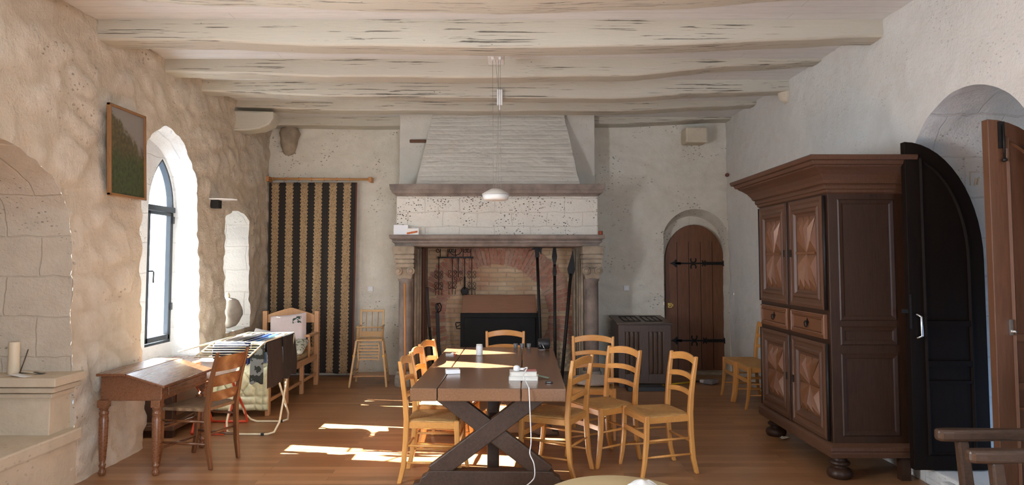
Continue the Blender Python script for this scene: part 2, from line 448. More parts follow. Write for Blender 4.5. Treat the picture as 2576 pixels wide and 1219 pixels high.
def vnoise(p):
    return noise.noise(V(p))
def stones(u, v, sc=1.0, seed=0):
    """relief of limewashed rubble: rounded stones and soft joints"""
    q = V((u*2.6*sc+seed, v*4.3*sc+vnoise((u*1.5, v*1.5, seed))*0.7, seed))
    d, pts = noise.voronoi(q)
    e = min(1, (d[1]-d[0])*2.4); e = e*e*(3-2*e)
    return e
def xl(u, v):      # left wall plane (y=u, z=v)
    base = -3.13 - .073*max(0, u-6)
    lean = .17*max(0, 1-max(0, u-6)/4.0*.8)
    return base - lean*max(0, v)/3.4
def P_left(u, v):
    amp = .019*(1-.55*min(1, max(0, (4.9-u)/.3)))
    rel = stones(u, v, 1, 3)*amp + .014*vnoise((u*1.1, v*1.1, 9)) + .014*vnoise((u*3.2, v*5, 12)) + .010*vnoise((u*7, v*9, 2)) + .007*vnoise((u*16, v*18, 5))
    return V((xl(u, v)+rel-.012, u, v))
def xr(u, v): return 3.0 + .022*max(0, u-5.2) - .03*v/3.4
def P_right(u, v):
    rel = .014*vnoise((u*.9, v*.9, 19)) + .009*vnoise((u*4, v*4, 12)) + .004*vnoise((u*13, v*13, 15)) - .008*stones(u, v, .8, 8)
    return V((xr(u, v)-rel, u, v))
YB = 9.9
def P_back(u, v):
    rel = .016*stones(u, v, .9, 5)+.010*vnoise((u*1.3, v*1.3, 29))+.007*vnoise((u*5, v*5, 22)) + .004*vnoise((u*14, v*14, 25))
    return V((u, YB-rel, v))

XW = -3.56
al0 = rough(arch(3.41, 5.09, .40, 1.86, 2.39, n=24), .02, 1); al1 = arch(3.45, 5.02, .40, 1.80, 2.28, n=24); al2 = arch(3.46, 4.98, .40, 1.78, 2.2, n=24)
em0 = rough(arch(6.07, 7.34, -.2, 2.2, 2.88, n=24), .035, 2); em1 = arch(5.97, 7.37, -.2, 2.15, 2.80, n=24)
sn0 = rough(arch(8.12, 9.02, .76, 2.02, 2.22, n=20), .035, 3); sn1 = arch(8.06, 8.80, .76, 1.98, 2.18, n=20)
cap_c = (4.22, 1.3)
def fx(X): return lambda u, v: V((X, u, v))
g1 = arch(2.1, 2.95, .8, 2.1, 2.6); g2 = arch(1.75, 2.65, .8, 2.1, 2.55)  # g1: unseen opening added for sun bounce and the side fill lamp
def inn(ol): return [(b[0], b[1]) for b in ol]
us = frange(-2.6, .2, .3)[:-1]+frange(.2, 3.3, .06)[:-1]+frange(3.3, 9.98, .026); vs = frange(0, 3.72, .03)
vs = [-.02]+vs[1:]
wall_grid('wall_left', us, vs, P_left, [
    (al0, [(al1, fx(-3.75), 2), (al2, fx(-4.1), 2), ([(cap_c[0]+(a-cap_c[0])*.02, cap_c[1]+(b-cap_c[1])*.02) for a, b in al2], fx(-4.16), 2)]),
    (em0, [(em1, fx(XW-.02), 1)]),
    (sn0, [(sn1, fx(-3.86), 1)]), (g1, [(g1, fx(-3.45), 1)])], [M['wall_left'], M['jamb'], M['alcove']], relief=lambda p: min(1, max(0, .5+(p.x-xl(p.y, p.z))/.045)), flip=True)
# window walls at the bottom of the embrasures, with the lancets
OW = lambda c, z0=.70, z1=2.62, z2=3.0, a=-.34, b=.46: arch(c+a, c+b, z0, z1, z2)
L1 = arch(6.81, 7.34, .76, 2.13, 2.65, 'pointed'); L2 = arch(6.00, 6.53, .76, 2.13, 2.65, 'pointed')
def wide(ol, c, k=1.12, up=.36): return [(c+(a-c)*k+.06, b+(up if b > 1.4 else -.03)) for a, b in ol]
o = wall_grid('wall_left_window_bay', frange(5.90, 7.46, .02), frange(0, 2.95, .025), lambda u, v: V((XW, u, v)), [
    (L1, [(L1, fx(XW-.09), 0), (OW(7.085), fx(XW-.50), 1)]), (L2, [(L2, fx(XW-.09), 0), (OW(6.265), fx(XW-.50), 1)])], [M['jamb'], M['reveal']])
L3 = arch(8.14, 8.56, 1.0, 1.8, 2.12, 'pointed')
wall_grid('wall_left_niche_back', frange(7.95, 8.9, .02), frange(.7, 2.3, .025), lambda u, v: V((-3.85, u, v)), [
    (L3, [(OW(8.35, .9, 2.2, 2.5, -.28, .40), fx(-4.2), 0)])], [M['jamb']])
dr0 = arch(3.93, 5.13, -.2, 2.40, 2.74, 'seg'); dr1 = arch(3.95, 5.11, -.2, 2.46, 2.82, 'seg')
us = frange(-2.6, 3.3, .3)[:-1]+frange(3.3, 9.98, .03); vs = [-.02]+frange(0, 3.72, .035)[1:]
cap = (4.5, 1.3)
wall_grid('wall_right', us, vs, P_right, [
    (dr0, [(dr1, fx(3.56), 1), (dr1, fx(4.1), 1), ([(cap[0]+(a-cap[0])*.02, cap[1]+(b-cap[1])*.02) for a, b in dr1], fx(4.12), 1)])],
    [M['wall_right'], M['jamb']])
ab0 = arch(2.165, 3.09, -.2, 1.98, 2.34, 'seg'); ab1 = arch(2.21, 3.04, -.2, 1.95, 2.25, 'seg')
fh = [(-1.30, -.2), (-1.30, .9), (-1.30, 1.95), (.2, 1.95), (.96, 1.95), (.96, .9), (.96, -.2)]
fi = [(-1.22, -.2), (-1.22, .9), (-1.22, 2.0), (.2, 2.0), (.88, 2.0), (.88, .9), (.88, -.2)]
fy = lambda Y: (lambda u, v: V((u, Y, v)))
wall_grid('wall_back', frange(-3.6, 3.3, .03), [-.02]+frange(0, 3.72, .03)[1:], P_back, [
    (ab0, [(ab1, fy(10.12), 0), ([(2.62+(a-2.62)*.01, 1+(b-1)*.01) for a, b in ab1], fy(10.14), 0)]), (fh, [(fi, fy(10.02), 0)])], [M['wall']])
# floor, ceiling, front wall
mb = MB(); mb.add([(-4.3,-2.7,0),(4.3,-2.7,0),(4.3,10.3,0),(-4.3,10.3,0)], [(0,1,2,3)]); tag(mb.build('floor', M['floor']), kind='structure')
def zc(y): return 3.53+.018*(y-5.5)
mb = MB(); mb.grid(lambda a, b: V((-4.3+8.6*a, -2.7+13*b, zc(-2.7+13*b))), 4, 8, False); tag(mb.build('ceiling', M['ceiling']), kind='structure')
mb = MB()
for a_, b_ in (((-4.3,-2.75,-.02),(.5,-2.6,3.8)),((2.9,-2.75,-.02),(4.3,-2.6,3.8)),((.5,-2.75,-.02),(2.9,-2.6,.75)),((.5,-2.75,2.85),(2.9,-2.6,3.8))): mb.box(a_, b_)  # unseen wall, its opening added to hold the rear fill lamp
tag(mb.build("wall_front", M["wall"]), kind="structure")

# ceiling beams
def beam(d, prof, depth, label, seed):
    xs = frange(-3.6, 3.35, .06); pts = [(at(px, py, d).x, at(px, py, d).z) for px, py in prof]
    def zb(x):
        if x <= pts[0][0]: return pts[0][1]
        for (xa, za), (xb, z2) in zip(pts, pts[1:]):
            if x <= xb: t = (x-xa)/(xb-xa); t = t*t*(3-2*t); return za+(z2-za)*t
        return pts[-1][1]
    sec = []
    for x in xs:
        z0 = zb(x)+.006*vnoise((x*1.3, seed, 0))+.003*vnoise((x*7, seed, 3)); zt = zc(d)+.05
        y0 = d+.020*vnoise((x*.8, seed, 7))+.004*vnoise((x*6, seed, 9)); y1 = y0+depth+.015*vnoise((x*.9, seed, 17)); r = .012
        ring = [(y0, zt), (y0, z0+(zt-z0)*.5+.01), (y0-.006, z0+r*1.5), (y0+r*.3, z0+r*.35), (y0+r*1.3, z0), ((y0+y1)/2, z0-.004),
                (y1-r*1.3, z0), (y1-r*.3, z0+r*.35), (y1, z0+r*1.5), (y1, zt)]
        sec.append([V((x, a, b)) for a, b in ring])
    mb = MB(); n = 10
    for grp in ((0,1,2),(2,3,4),(4,5,6),(6,7,8),(8,9)):
        k = len(grp); mb.add([s[j] for s in sec for j in grp], [(i*k+j, i*k+j+1, (i+1)*k+j+1, (i+1)*k+j) for i in range(len(xs)-1) for j in range(k-1)], True)
    return tag(mb.build('ceiling_beam', M['beam']), label, 'beam', 'painted ceiling beams')
beam(4.25, [(60,-70),(500,-45),(1000,-28),(1300,-22),(1700,-35),(2100,-60),(2400,-75)], .42, 'cream painted oak beam nearest the viewer, cut by the top of the picture', 1)
beam(5.48, [(230,101),(500,103),(860,115),(1240,120),(1600,116),(2000,100),(2190,92)], .24, 'cream painted oak beam, second from the viewer, with round peg holes', 2)
beam(6.63, [(405,180),(600,186),(860,193),(1240,195),(1540,191),(1900,164),(2097,152)], .22, 'cream painted oak beam just behind the white pendant bracket', 3)
beam(7.47, [(497,230),(860,242),(1240,246),(1540,247),(1830,233),(1990,229)], .22, 'cream painted oak beam, third from the back wall', 4)
beam(8.54, [(589,270),(860,277),(1240,279),(1540,279),(1800,268),(1915,262)], .26, 'cream painted oak beam resting on the rounded white corbel', 5)
beam(9.6, [(690,314),(860,316),(1240,315),(1540,311),(1845,299)], .30, 'cream painted oak beam against the back wall above the fireplace', 6)

# corbels
mb = MB()
poly = [(-3.6,3.46),(-2.93,3.44),(-2.93,3.36),(-2.98,3.28),(-3.1,3.225),(-3.3,3.20),(-3.6,3.20)]
mb.prism(poly, -.13, .13, Matrix.Translation((0, 8.62, 0)) @ Matrix.Rotation(R(90), 4, 'X'))
tag(mb.build('corbel', M['beam'], bevel=.02), 'rounded white painted corbel sticking out of the left wall under a beam', 'corbel')
mb = MB(); c = at(729, 350, 9.8)
mb.blob((c.x, 9.80, c.z), (.125,.16,.22), 12, 10, lambda d: .95+.15*vnoise((d.x*2, d.y*2, d.z*2))+.06*vnoise(d*6)+(.28*abs(d.x) if d.z > .15 else .12 if d.z < -.8 else 0))
tag(mb.build('corbel', M['stone']), 'bare brown stone corbel on the back wall, above the curtain', 'corbel')
mb = MB(); mb.box((2.44,9.62,3.25), (2.75,9.95,3.47)); tag(mb.build('corbel', M['paleslab'], bevel=.025), 'square pinkish stone corbel high on the back wall, above the arched door', 'corbel')
mb = MB(); c = at(1986, 238, 7.6)
mb.blob((3.03, 7.55, c.z+.02), (.10,.08,.13), 10, 8, lambda d: 1+.25*vnoise(d*2.3)); tag(mb.build('corbel', M['paleslab']), 'small broken stone stub on the right wall under a beam end', 'corbel')

# stone seat and ledge in the near-left alcove
mb = MB(); mb.box((-4.15,3.38,0), (-3.13,5.10,.315)); mb.box((-4.15,3.3,.315), (-3.105,5.12,.402)); tag(mb.build('trim_1', M['paleslab'], bevel=.012), kind='structure')
mb = MB(); mb.box((-4.15,4.86,.40), (-3.18,5.10,.66)); mb.box((-4.15,4.83,.66), (-3.15,5.10,.69)); mb.box((-4.15,4.80,.70), (-3.12,5.11,.735)); mb.box((-4.15,4.77,.745), (-3.09,5.12,.805))
mb.box((-4.15,4.82,.735), (-3.13,5.10,.745))
tag(mb.build('trim_2', M['paleslab'], bevel=.01), kind='structure')
# small niche ledge, right doorway step, back door threshold
mb = MB(); mb.box((2.99,3.90,0), (4.15,5.12,.125)); mb.box((2.93,3.6,0), (3.02,4.85,.10)); tag(mb.build('trim_3', M['jamb'], bevel=.015), kind='structure')
mb = MB(); mb.box((2.17,9.87,0), (3.08,10.14,.04)); tag(mb.build('trim_4', M['stone'], bevel=.008), kind='structure')

# ---------------------------------------------------------------- windows
def t_glass():
    t = NT('window_glass'); n = t.n; tr = n.new('ShaderNodeBsdfTransparent'); gl = n.new('ShaderNodeBsdfGlossy'); mx = n.new('ShaderNodeMixShader')
    tr.inputs[0].default_value = (.93,.96,.97,1); gl.inputs['Roughness'].default_value = .03; mx.inputs[0].default_value = .06
    t.link(tr.outputs[0], mx.inputs[1]); t.link(gl.outputs[0], mx.inputs[2]); t.link(mx.outputs[0], n['Material Output'].inputs[0]); return t.m
M['glass'] = t_glass()
def lancet(name, ol, X, ztr, hinge_side):
    ys = [p[0] for p in ol]; y0, y1 = min(ys), max(ys); zb = min(p[1] for p in ol)
    root = empty(name, (X, (y0+y1)/2, zb), kind='structure'); L = lambda y, z, x=0: V((x, y-(y0+y1)/2, z-zb))
    c = (y0+y1)/2
    def ring(mb, k, outer, inner, x0, x1):
        n = len(outer)
        vs = [L(a, b, x0) for a, b in outer]+[L(a, b, x0) for a, b in inner]+[L(a, b, x1) for a, b in outer]+[L(a, b, x1) for a, b in inner]
        fs = []
        for i in range(n):
            j = (i+1) % n
            fs += [(i, j, n+j, n+i), (2*n+i, 3*n+i, 3*n+j, 2*n+j), (n+i, n+j, 3*n+j, 3*n+i), (i, 2*n+i, 2*n+j, j)]
        mb.add(vs, fs)
    def shrink(ol, t, zlo=None):
        zc_ = 1.5; res = []
        for a, b in ol:
            top = b > 2.1
            res.append((c+(a-c)*(1-t/((y1-y0)/2)), (b+t) if b < zb+.01 else (b-t*1.3*max(0, (b-2.0))/.6 if b > 2.0 else b)))
        return res
    mb = MB(); ring(mb, 0, ol, shrink(ol, .022), -.06, .0); mb.build('frame', M['frame'], root)
    mb = MB(); mb.box(L(y0, ztr-.025, -.055), L(y1, ztr+.03, .022)); mb.build('transom', M['frame'], root, bevel=.004)
    mb = MB(); g = .03
    a, b = y0+g, y1-g; z0, z1 = zb+g, ztr-.03; s = .032
    mb.box(L(a, z0, -.045), L(a+s, z1, .005)); mb.box(L(b-s, z0, -.045), L(b, z1, .005)); mb.box(L(a, z0, -.045), L(b, z0+s+.02, .005)); mb.box(L(a, z1-s, -.045), L(b, z1, .005))
    cs = mb.build('casement', M['frame'], root, bevel=.003)
    mb = MB(); mb.add([L(a+s, z0+s, -.02), L(b-s, z0+s, -.02), L(b-s, z1-s, -.02), L(a+s, z1-s, -.02)], [(0,1,2,3)]); mb.build('pane', M['glass'], cs)
    up = [q for q in shrink(ol, .022) if q[1] > ztr]; mb = MB(); vs = [L(q[0], q[1], -.03) for q in up]; lo = [L(up[-1][0], ztr, -.03), L(up[0][0], ztr, -.03)]
    mb.add(vs+lo, [tuple(range(len(vs)+2))]); mb.build('upper_pane', M['glass'], root)
    mb = MB(); yh = a+.015; mb.tube([L(yh, 1.50, .005), L(yh, 1.50, .05), L(yh+.005, 1.49, .055), L(yh+.01, 1.385, .05)], .008); mb.build('handle', M['black'], cs)
    for zz in (zb+.33, ztr-.14):
        mb = MB(); mb.box(L(b-.005, zz, -.01), L(b+.03, zz+.075, .018)); mb.build('hinge', M['black'], root, bevel=.003)
    return root
lancet('window_1', L1, XW-.01, 2.13, 1); lancet('window_2', L2, XW-.01, 2.13, 1); lancet('window_3', L3, -3.87, 1.78, 1)
# ---------------------------------------------------------------- fireplace
fp = empty('fireplace', (-.17, 9.5, 0), label='monumental stone fireplace on the back wall with brick hearth and whitewashed hood', cat='fireplace')
O = V((-.17, 9.5, 0))
def rel(mb): mb.v = [V(p)-O for p in mb.v]; return mb
XA, XB = -1.553, 1.20
def mould(prof, x0, x1, yback, ret=True):
    """moulding of (out, z) profile wrapped round three sides; out measured towards the viewer from yf"""
    mb = MB(); vs = []; n = len(prof)
    for o_, z in prof:
        vs += [(x0-o_, yback, z), (x0-o_, YF-o_, z), (x1+o_, YF-o_, z), (x1+o_, yback, z)]
    fs = [(i*4+j, i*4+j+1, (i+1)*4+j+1, (i+1)*4+j) for i in range(n-1) for j in range(3)]
    fs += [(0,3,2,1), tuple((n-1)*4+j for j in range(4))]
    mb.add(vs, fs); return mb
YF = 8.93
zl = lambda py, d=8.87: at(1285, py, d).z
z_b, z_t = zl(620), zl(590)
pr = [(0, z_b), (.02, z_b+.01), (.03, z_b+.04), (.05, z_b+.055), (.06, z_b+.075), (.045, z_b+.085), (.06, z_b+.09), (.085, z_b+.105), (.09, z_t-.005), (.08, z_t)]
mb = mould(pr, XA+.09, XB-.09, 9.92); rel(mb).build('mantel_shelf', M['stone_d'], fp, bevel=.004)
zb2, zt2 = zl(488), zl(463)
mb = mould([(0, zb2-.02), (.01, zb2), (.05, zb2+.015), (.06, zb2+.05), (.075, zb2+.06), (.085, zt2)], XA+.08, XB-.08, 9.92); rel(mb).build('upper_cornice', M['stone_d'], fp, bevel=.005)
mb = MB(); mb.box((XA+.075, 8.965, z_t-.01), (XB-.075, 9.92, zb2+.01)); rel(mb).build('hood_band', M['band'], fp, bevel=.02, seg=3)
# tapering brick hood with visible courses
H0 = zt2-.01; H1 = 3.62
def hoodpt(a, b):
    z = H0+(H1-H0)*b; x0 = -1.24+(.17)*b; x1 = .90-(.18)*b
    y = 9.0+.44*b
    cz = ((z+.022*vnoise((a*2.2, z*5, 7)))/.066); fr = cz-math.floor(cz); row = math.floor(cz)
    step = .011*(.55+.9*vnoise((a*6+row*5.1, row*2.3, 2)))*min(1, min(fr, 1-fr)*5) + .006*vnoise((row*3.7, a*3, 1))
    return V((x0+(x1-x0)*a + .006*vnoise((row*1.7, 4, 4)), y-step-.016*vnoise((a*8, b*6, 3))-.006*vnoise((a*40, z*30, 3)), z))
mb = MB(); mb.grid(hoodpt, 110, 150)
mb.add([hoodpt(0, 0), hoodpt(0, 1), V((hoodpt(0,1).x, 9.6, H1)), V((hoodpt(0,0).x, 9.6, H0))], [(0,1,2,3)])
mb.add([hoodpt(1, 0), hoodpt(1, 1), V((hoodpt(1,1).x, 9.6, H1)), V((hoodpt(1,0).x, 9.6, H0))], [(3,2,1,0)])
rel(mb).build('hood', M['stack'], fp)
mb = MB(); mb.box((-1.53, 9.47, H0), (1.15, 9.92, 3.66)); rel(mb).build('chimney_stack', M['stack'], fp, bevel=.012)
mb = MB(); c = at(1051, 355, 9.46); mb.box((c.x-.11, 9.44, c.z-.022), (c.x+.115, 9.5, c.z+.022)); rel(mb).build('timber_stub', M['reddoor'], fp, label='reddish wooden stub in the white chimney stack', bevel=.008)
# sides of the opening: pillars with corbels
def pillar(xc, sgn):
    # engaged column
    mb = MB(); mb.lathe([(.105,.20),(.10,.26),(.088,.30),(.085,.9),(.083,1.33),(.10,1.35),(.10,1.375),(.085,1.385)], (xc, 9.03, 0), 24)
    mb.box((xc-.09, 9.03, .1), (xc+.09, 9.9, 1.4)); col = rel(mb).build('column', M['stone_d'], fp)
    mb = MB(); mb.lathe([(.135,0),(.14,.05),(.135,.12),(.12,.15),(.125,.18),(.10,.205)], (xc, 9.03, 0), 12, smooth=False); rel(mb).build('column_base', M['greystone'], col, bevel=.012)
    mb = MB(); mb.add([(xc+dx*w_, 9.03+dy*w_, z) for z, w_ in ((1.37,.085),(1.50,.115)) for dx, dy in ((-1,-1),(1,-1),(1,1),(-1,1))],
                      [(0,1,2,3)[::-1],(4,5,6,7),(0,1,5,4),(1,2,6,5),(2,3,7,6),(3,0,4,7)])
    for s in (-1, 1):
        mb.lathe([(.02,-.05),(.052,-.045),(.055,.0),(.045,.01),(.03,.012),(.03,.025),(.012,.03)], (0,0,0), 16, Matrix.Translation((xc+s*.08, 8.90, 1.475)) @ Matrix.Rotation(R(90), 4, 'X'))
    rel(mb).build('capital', M['stone'], col, bevel=.006)
    mb = MB(); steps = [(.115, 1.52, .10), (.12, 1.575, .12), (.125, 1.63, .15), (.13, 1.69, .18), (.135, z_b+.01, .22)]
    zprev = 1.50
    for w_, z, out in steps:
        mb.box((xc-w_, 9.02-out, zprev), (xc+w_, 9.9, z-.012)); mb.box((xc-w_+.01, 9.03-out, z-.012), (xc+w_-.01, 9.9, z)); zprev = z
    rel(mb).build('corbel', M['stone'], fp, bevel=.008)
    # receding jamb mouldings behind the column
    mb = MB()
    for k, (a, b, y) in enumerate(((.09,.115,9.12),(.112,.135,9.2),(.132,.155,9.28),(.152,.172,9.5))):
        mb.box((xc+sgn*a, y, 0), (xc+sgn*b, 9.95, z_b)); mb.tube([(xc+sgn*(a+.02), y, .02), (xc+sgn*(a+.02), y, z_b-.02)], .02, 10)
    rel(mb).build('jamb', M['stone'], fp)
pillar(-1.36, 1); pillar(1.04, -1)
mb = MB(); mb.box((-1.20, 9.42, .036), (-1.165, 9.5, z_b)); rel(mb).build('jamb_post', plain('red_stone_post', (.13,.055,.035), .8), fp, bevel=.01)
# hearth brickwork
def t_brick():
    t = NT('old_hearth_brick'); v = t.mapped((1,1,1), rot=(R(90),0,0))
    nz = t.n.new('ShaderNodeTexNoise'); t.link(t.co(), nz.inputs['Vector']); nz.inputs['Scale'].default_value = 5
    wv = t.mix(.035, v, nz.outputs['Color'])
    b = t.n.new('ShaderNodeTexBrick'); t.link(wv, b.inputs['Vector'])
    for k, x in (('Scale',1),('Brick Width',.24),('Row Height',.062),('Mortar Size',.009),('Mortar Smooth',.5),('Bias',0)): b.inputs[k].default_value = x
    b.inputs['Color1'].default_value = (.54,.37,.21,1); b.inputs['Color2'].default_value = (.74,.57,.38,1); b.inputs['Mortar'].default_value = (.52,.42,.31,1)
    a = t.noise(t.co(), 9, 6, .7); big = t.noise(t.co(), 1.6, 4)
    c = t.mix(t.ramp(a, [(.35,.0),(.7,.6)]), b.outputs['Color'], (.62,.44,.27)); c = t.mix(t.ramp(big, [(.45,0),(.7,.7)]), c, (.46,.20,.12))
    low = t.ramp(t.sep(t.co())[2], [(.1, 1), (.7, 0)]); soot = t.math('MULTIPLY', low, t.ramp(a, [(.45, 0), (.55, .6)])); c = t.mix(soot, c, (.06,.04,.035))
    return t.fin(c, .9, t.bump(t.math('SUBTRACT', t.math('MULTIPLY', a, .5), b.outputs['Fac']), .6, .02))
M['brick'] = t_brick()
def t_vouss():
    t = NT('red_arch_brick'); g = t.n.new('ShaderNodeNewGeometry'); a = t.noise(t.co(), 16, 5)
    c = t.ramp(g.outputs['Random Per Island'], [(0,(.40,.15,.10)),(.45,(.48,.21,.145)),(.8,(.36,.19,.15)),(1,(.52,.30,.21))])
    c = t.mix(t.ramp(a, [(.4,0),(.75,.7)]), c, (.56,.40,.29)); return t.fin(c, .9, t.bump(a, .5, .01))
M['vouss'] = t_vouss()
mb = MB(); mb.add([(-1.3,10.02,0),(1.0,10.02,0),(1.0,10.02,2.05),(-1.3,10.02,2.05)], [(0,1,2,3)])
mb.add([(-1.24,9.6,0),(-1.24,10.03,0),(-1.24,10.03,2.05),(-1.24,9.6,2.05)], [(0,1,2,3)]); mb.add([(.90,9.6,0),(.90,10.03,0),(.90,10.03,2.05),(.90,9.6,2.05)], [(3,2,1,0)])
rel(mb).build('brick_back', M['brick'], fp)
mb = MB(); cc = at(1250, 795, 10.0); ri, ro = .74, 1.12; n = 62; rnd = random.Random(4)
for i in range(n):
    a0 = R(-25)+R(230)*i/n; a1 = a0+R(230)/n*.80; r0 = ri+rnd.uniform(-.012, .012); r1 = ro+rnd.uniform(-.02, .02); y = 10.0+rnd.uniform(-.006, .006)
    split = rnd.random() < .75; rs = (r0+r1)/2+rnd.uniform(-.06,.06)
    segs = [(r0, rs-.006), (rs+.006, r1)] if split else [(r0, r1)]
    for q0, q1 in segs:
        ps = [(q0, a0), (q1, a0+.002), (q1, a1), (q0, a1)]; P4 = [(cc.x+r*cos(a), cc.z+r*sin(a)) for r, a in ps]
        if max(p[0] for p in P4) > .93 or min(p[0] for p in P4) < -1.26 or min(p[1] for p in P4) < .35: continue
        mb.add([(x, y, z) for x, z in P4]+[(x, y+.02, z) for x, z in P4], [(3,2,1,0),(0,1,5,4),(1,2,6,5),(2,3,7,6),(3,0,4,7)])
rel(mb).build('brick_arch', M['vouss'], fp, label='ring of red radiating bricks')
mb = MB(); mb.box((-1.24, 9.0, 0), (.92, 10.03, .035)); rel(mb).build('hearth_slab', M['stone_d'], fp, bevel=.005)

# black firebox with wooden board lid
o_ = V((at(1258, 800, 9.4).x, 9.55, .035)); fb = empty('firebox', o_, label='black iron firebox standing in the hearth under a sloping wooden lid', cat='firebox')
x0, x1 = at(1158, 800, 9.4).x-o_.x, at(1357, 800, 9.4).x-o_.x; zt = at(1258, 787, 9.4).z-.035
mb = MB(); mb.box((x0, -.15, 0), (x1, .2, zt)); mb.box((x0+.05,-.165,.08), (x1-.05,-.15,zt-.06)); mb.build('body', M['blackiron'], fb, bevel=.008)
mb = MB(); mb.add([(x0+.01,-.13,zt+.002),(x1-.03,-.13,zt+.002),(x1-.045,.12,zt+.23),(x0+.02,.12,zt+.23),(x0+.01,-.10,zt+.002),(x1-.03,-.10,zt+.002),(x1-.045,.15,zt+.23),(x0+.02,.15,zt+.23)],
    [(0,1,2,3),(7,6,5,4),(0,4,5,1),(1,5,6,2),(2,6,7,3),(3,7,4,0)])
mb.build('board', wood('brown_board', (.24,.12,.07), (.38,.20,.12), GX, .6, 1.5), fb, bevel=.004)
mb = MB(); zz = at(1150, 820, 9.4).z-.035; mb.tube([(x0,-.12,zz+.045),(x0-.06,-.12,zz+.045),(x0-.065,-.12,zz+.03),(x0-.05,-.12,zz-.035),(x0,-.12,zz-.035)], .008); mb.tube([(x0,-.12,zz+.02),(x0-.05,-.12,zz-.01)], .006); mb.build('handle', M['iron'], fb)

# hanging roasting irons
def scroll(mb, c, r, s, turns=1.2, rr=.004, a0=0):
    pts = []
    for i in range(22):
        t = i/21; a = a0+s*2*pi*turns*t; q = r*(1-.75*t); pts.append((c[0]+q*cos(a), c[1], c[2]+q*sin(a)))
    mb.tube(pts, rr, 6)
def scroll_part(parent, *a_, **k_):
    m_ = MB(); scroll(m_, *a_, **k_); m_.build('scroll', M['iron'], parent)
b0, b1 = at(1103, 647, 9.9), at(1190, 648, 9.9); yR = 9.86
ir = empty('utensil_rack', ((b0.x+b1.x)/2, yR, b0.z), label='black wrought iron utensil rack on the brick hearth wall', cat='rack'); o_ = V(ir.location)
L = lambda x, z, y=0: V((x, yR+y, z))-o_
mb = MB(); mb.bar(L(b0.x-.01, b0.z), L(b1.x+.01, b0.z), .014, .022); mb.build('bar', M['iron'], ir)
mb = MB(); xm = (b0.x+b1.x)/2
for k in range(5):
    x = b0.x+.03+(b1.x-b0.x-.06)*k/4; m2 = MB(); m2.tube([L(x, b0.z+.005), L(x, b0.z+.12)], .006, 6); m2.build('upright', M['iron'], ir); s = 1 if k % 2 else -1
    scroll_part(ir, L(x+s*.035, b0.z+.10), .035, s, 1.1, .005, R(180) if s > 0 else 0)
mb.tube([L(xm+.09*cos(a), b0.z+.12+.09*sin(a)) for a in [pi+pi*i/12 for i in range(13)]], .006, 6)
mb.build('arc', M['iron'], ir)
hang = [(1104, 742, 'fork'), (1138, 740, 'fork'), (1153, 715, 'ladle'), (1169, 745, 'skimmer'), (1187, 742, 'fork')]
names = {'fork': 'roasting_fork', 'ladle': 'hook_iron', 'skimmer': 'skimmer'}
pos = ['leftmost of the hanging irons', 'second of the hanging irons from the left', 'the short one in the middle of the hanging irons', 'fourth of the hanging irons, with a pierced oval bowl', 'rightmost of the hanging irons']
desc = ['black iron roasting fork with round scrolls, ', 'black iron roasting fork with curled scrolls, ', 'black iron toasting hook, ', 'black iron skimmer, ', 'black iron roasting fork with four scrolls, ']
for k, (px, py, kind) in enumerate(hang):
    x = at(px, 700, 9.85).x; zb_ = at(px, py, 9.85).z; zt_ = b0.z-.012; h = zt_-zb_
    r_ = empty(names[kind], (x, yR-.02, zt_), label=desc[k]+pos[k], cat='kitchen iron', group='irons hanging in the hearth')
    mb = MB(); mb.tube([(0,0,-.015),(0,0,-h+.10)], .006, 6); scroll(mb, (0,0,-.01), .014, 1, 1, .004); mb.build('shaft', M['iron'], r_)
    mb = MB()
    if kind == 'fork':
        mb.tube([(-.045,0,-h),(-.045,0,-h+.09),(.045,0,-h+.09),(.045,0,-h)], .0045, 6); mb.tube([(0,0,-h),(0,0,-h+.12)], .0045, 6); mb.build('tines', M['iron'], r_)
        for q, zz in enumerate((-h+.14, -h+.30)):
            for s in (-1, 1):
                scroll_part(r_, (s*.032, 0, zz+.02), .03, s, 1.1, .004, R(-90)); scroll_part(r_, (s*.032, 0, zz-.04), .03, -s, 1.1, .004, R(90))
    elif kind == 'skimmer':
        mb.tube([(0,0,-h+.28),(0,0,-h+.1)], .012, 8, radii=[.006,.010] if False else None)
        mb.lathe([(.0,-.01),(.045,-.008),(.052,0),(.045,.004)], (0,0,0), 20, Matrix.Translation((0,0,-h+.07)) @ Matrix.Rotation(R(90), 4, 'X'), sy=1.25); mb.build('bowl', M['iron'], r_)
    else:
        for s in (-1, 1):
            scroll_part(r_, (s*.03, 0, -h+.17), .028, s, 1.1, .004, R(-90)); scroll_part(r_, (s*.03, 0, -h+.08), .028, -s, 1.1, .004, R(90))
        mb.tube([(-.03,0,-h),(-.03,0,-h+.05),(.03,0,-h+.05),(.03,0,-h)], .004, 6); mb.build('tines', M['iron'], r_)

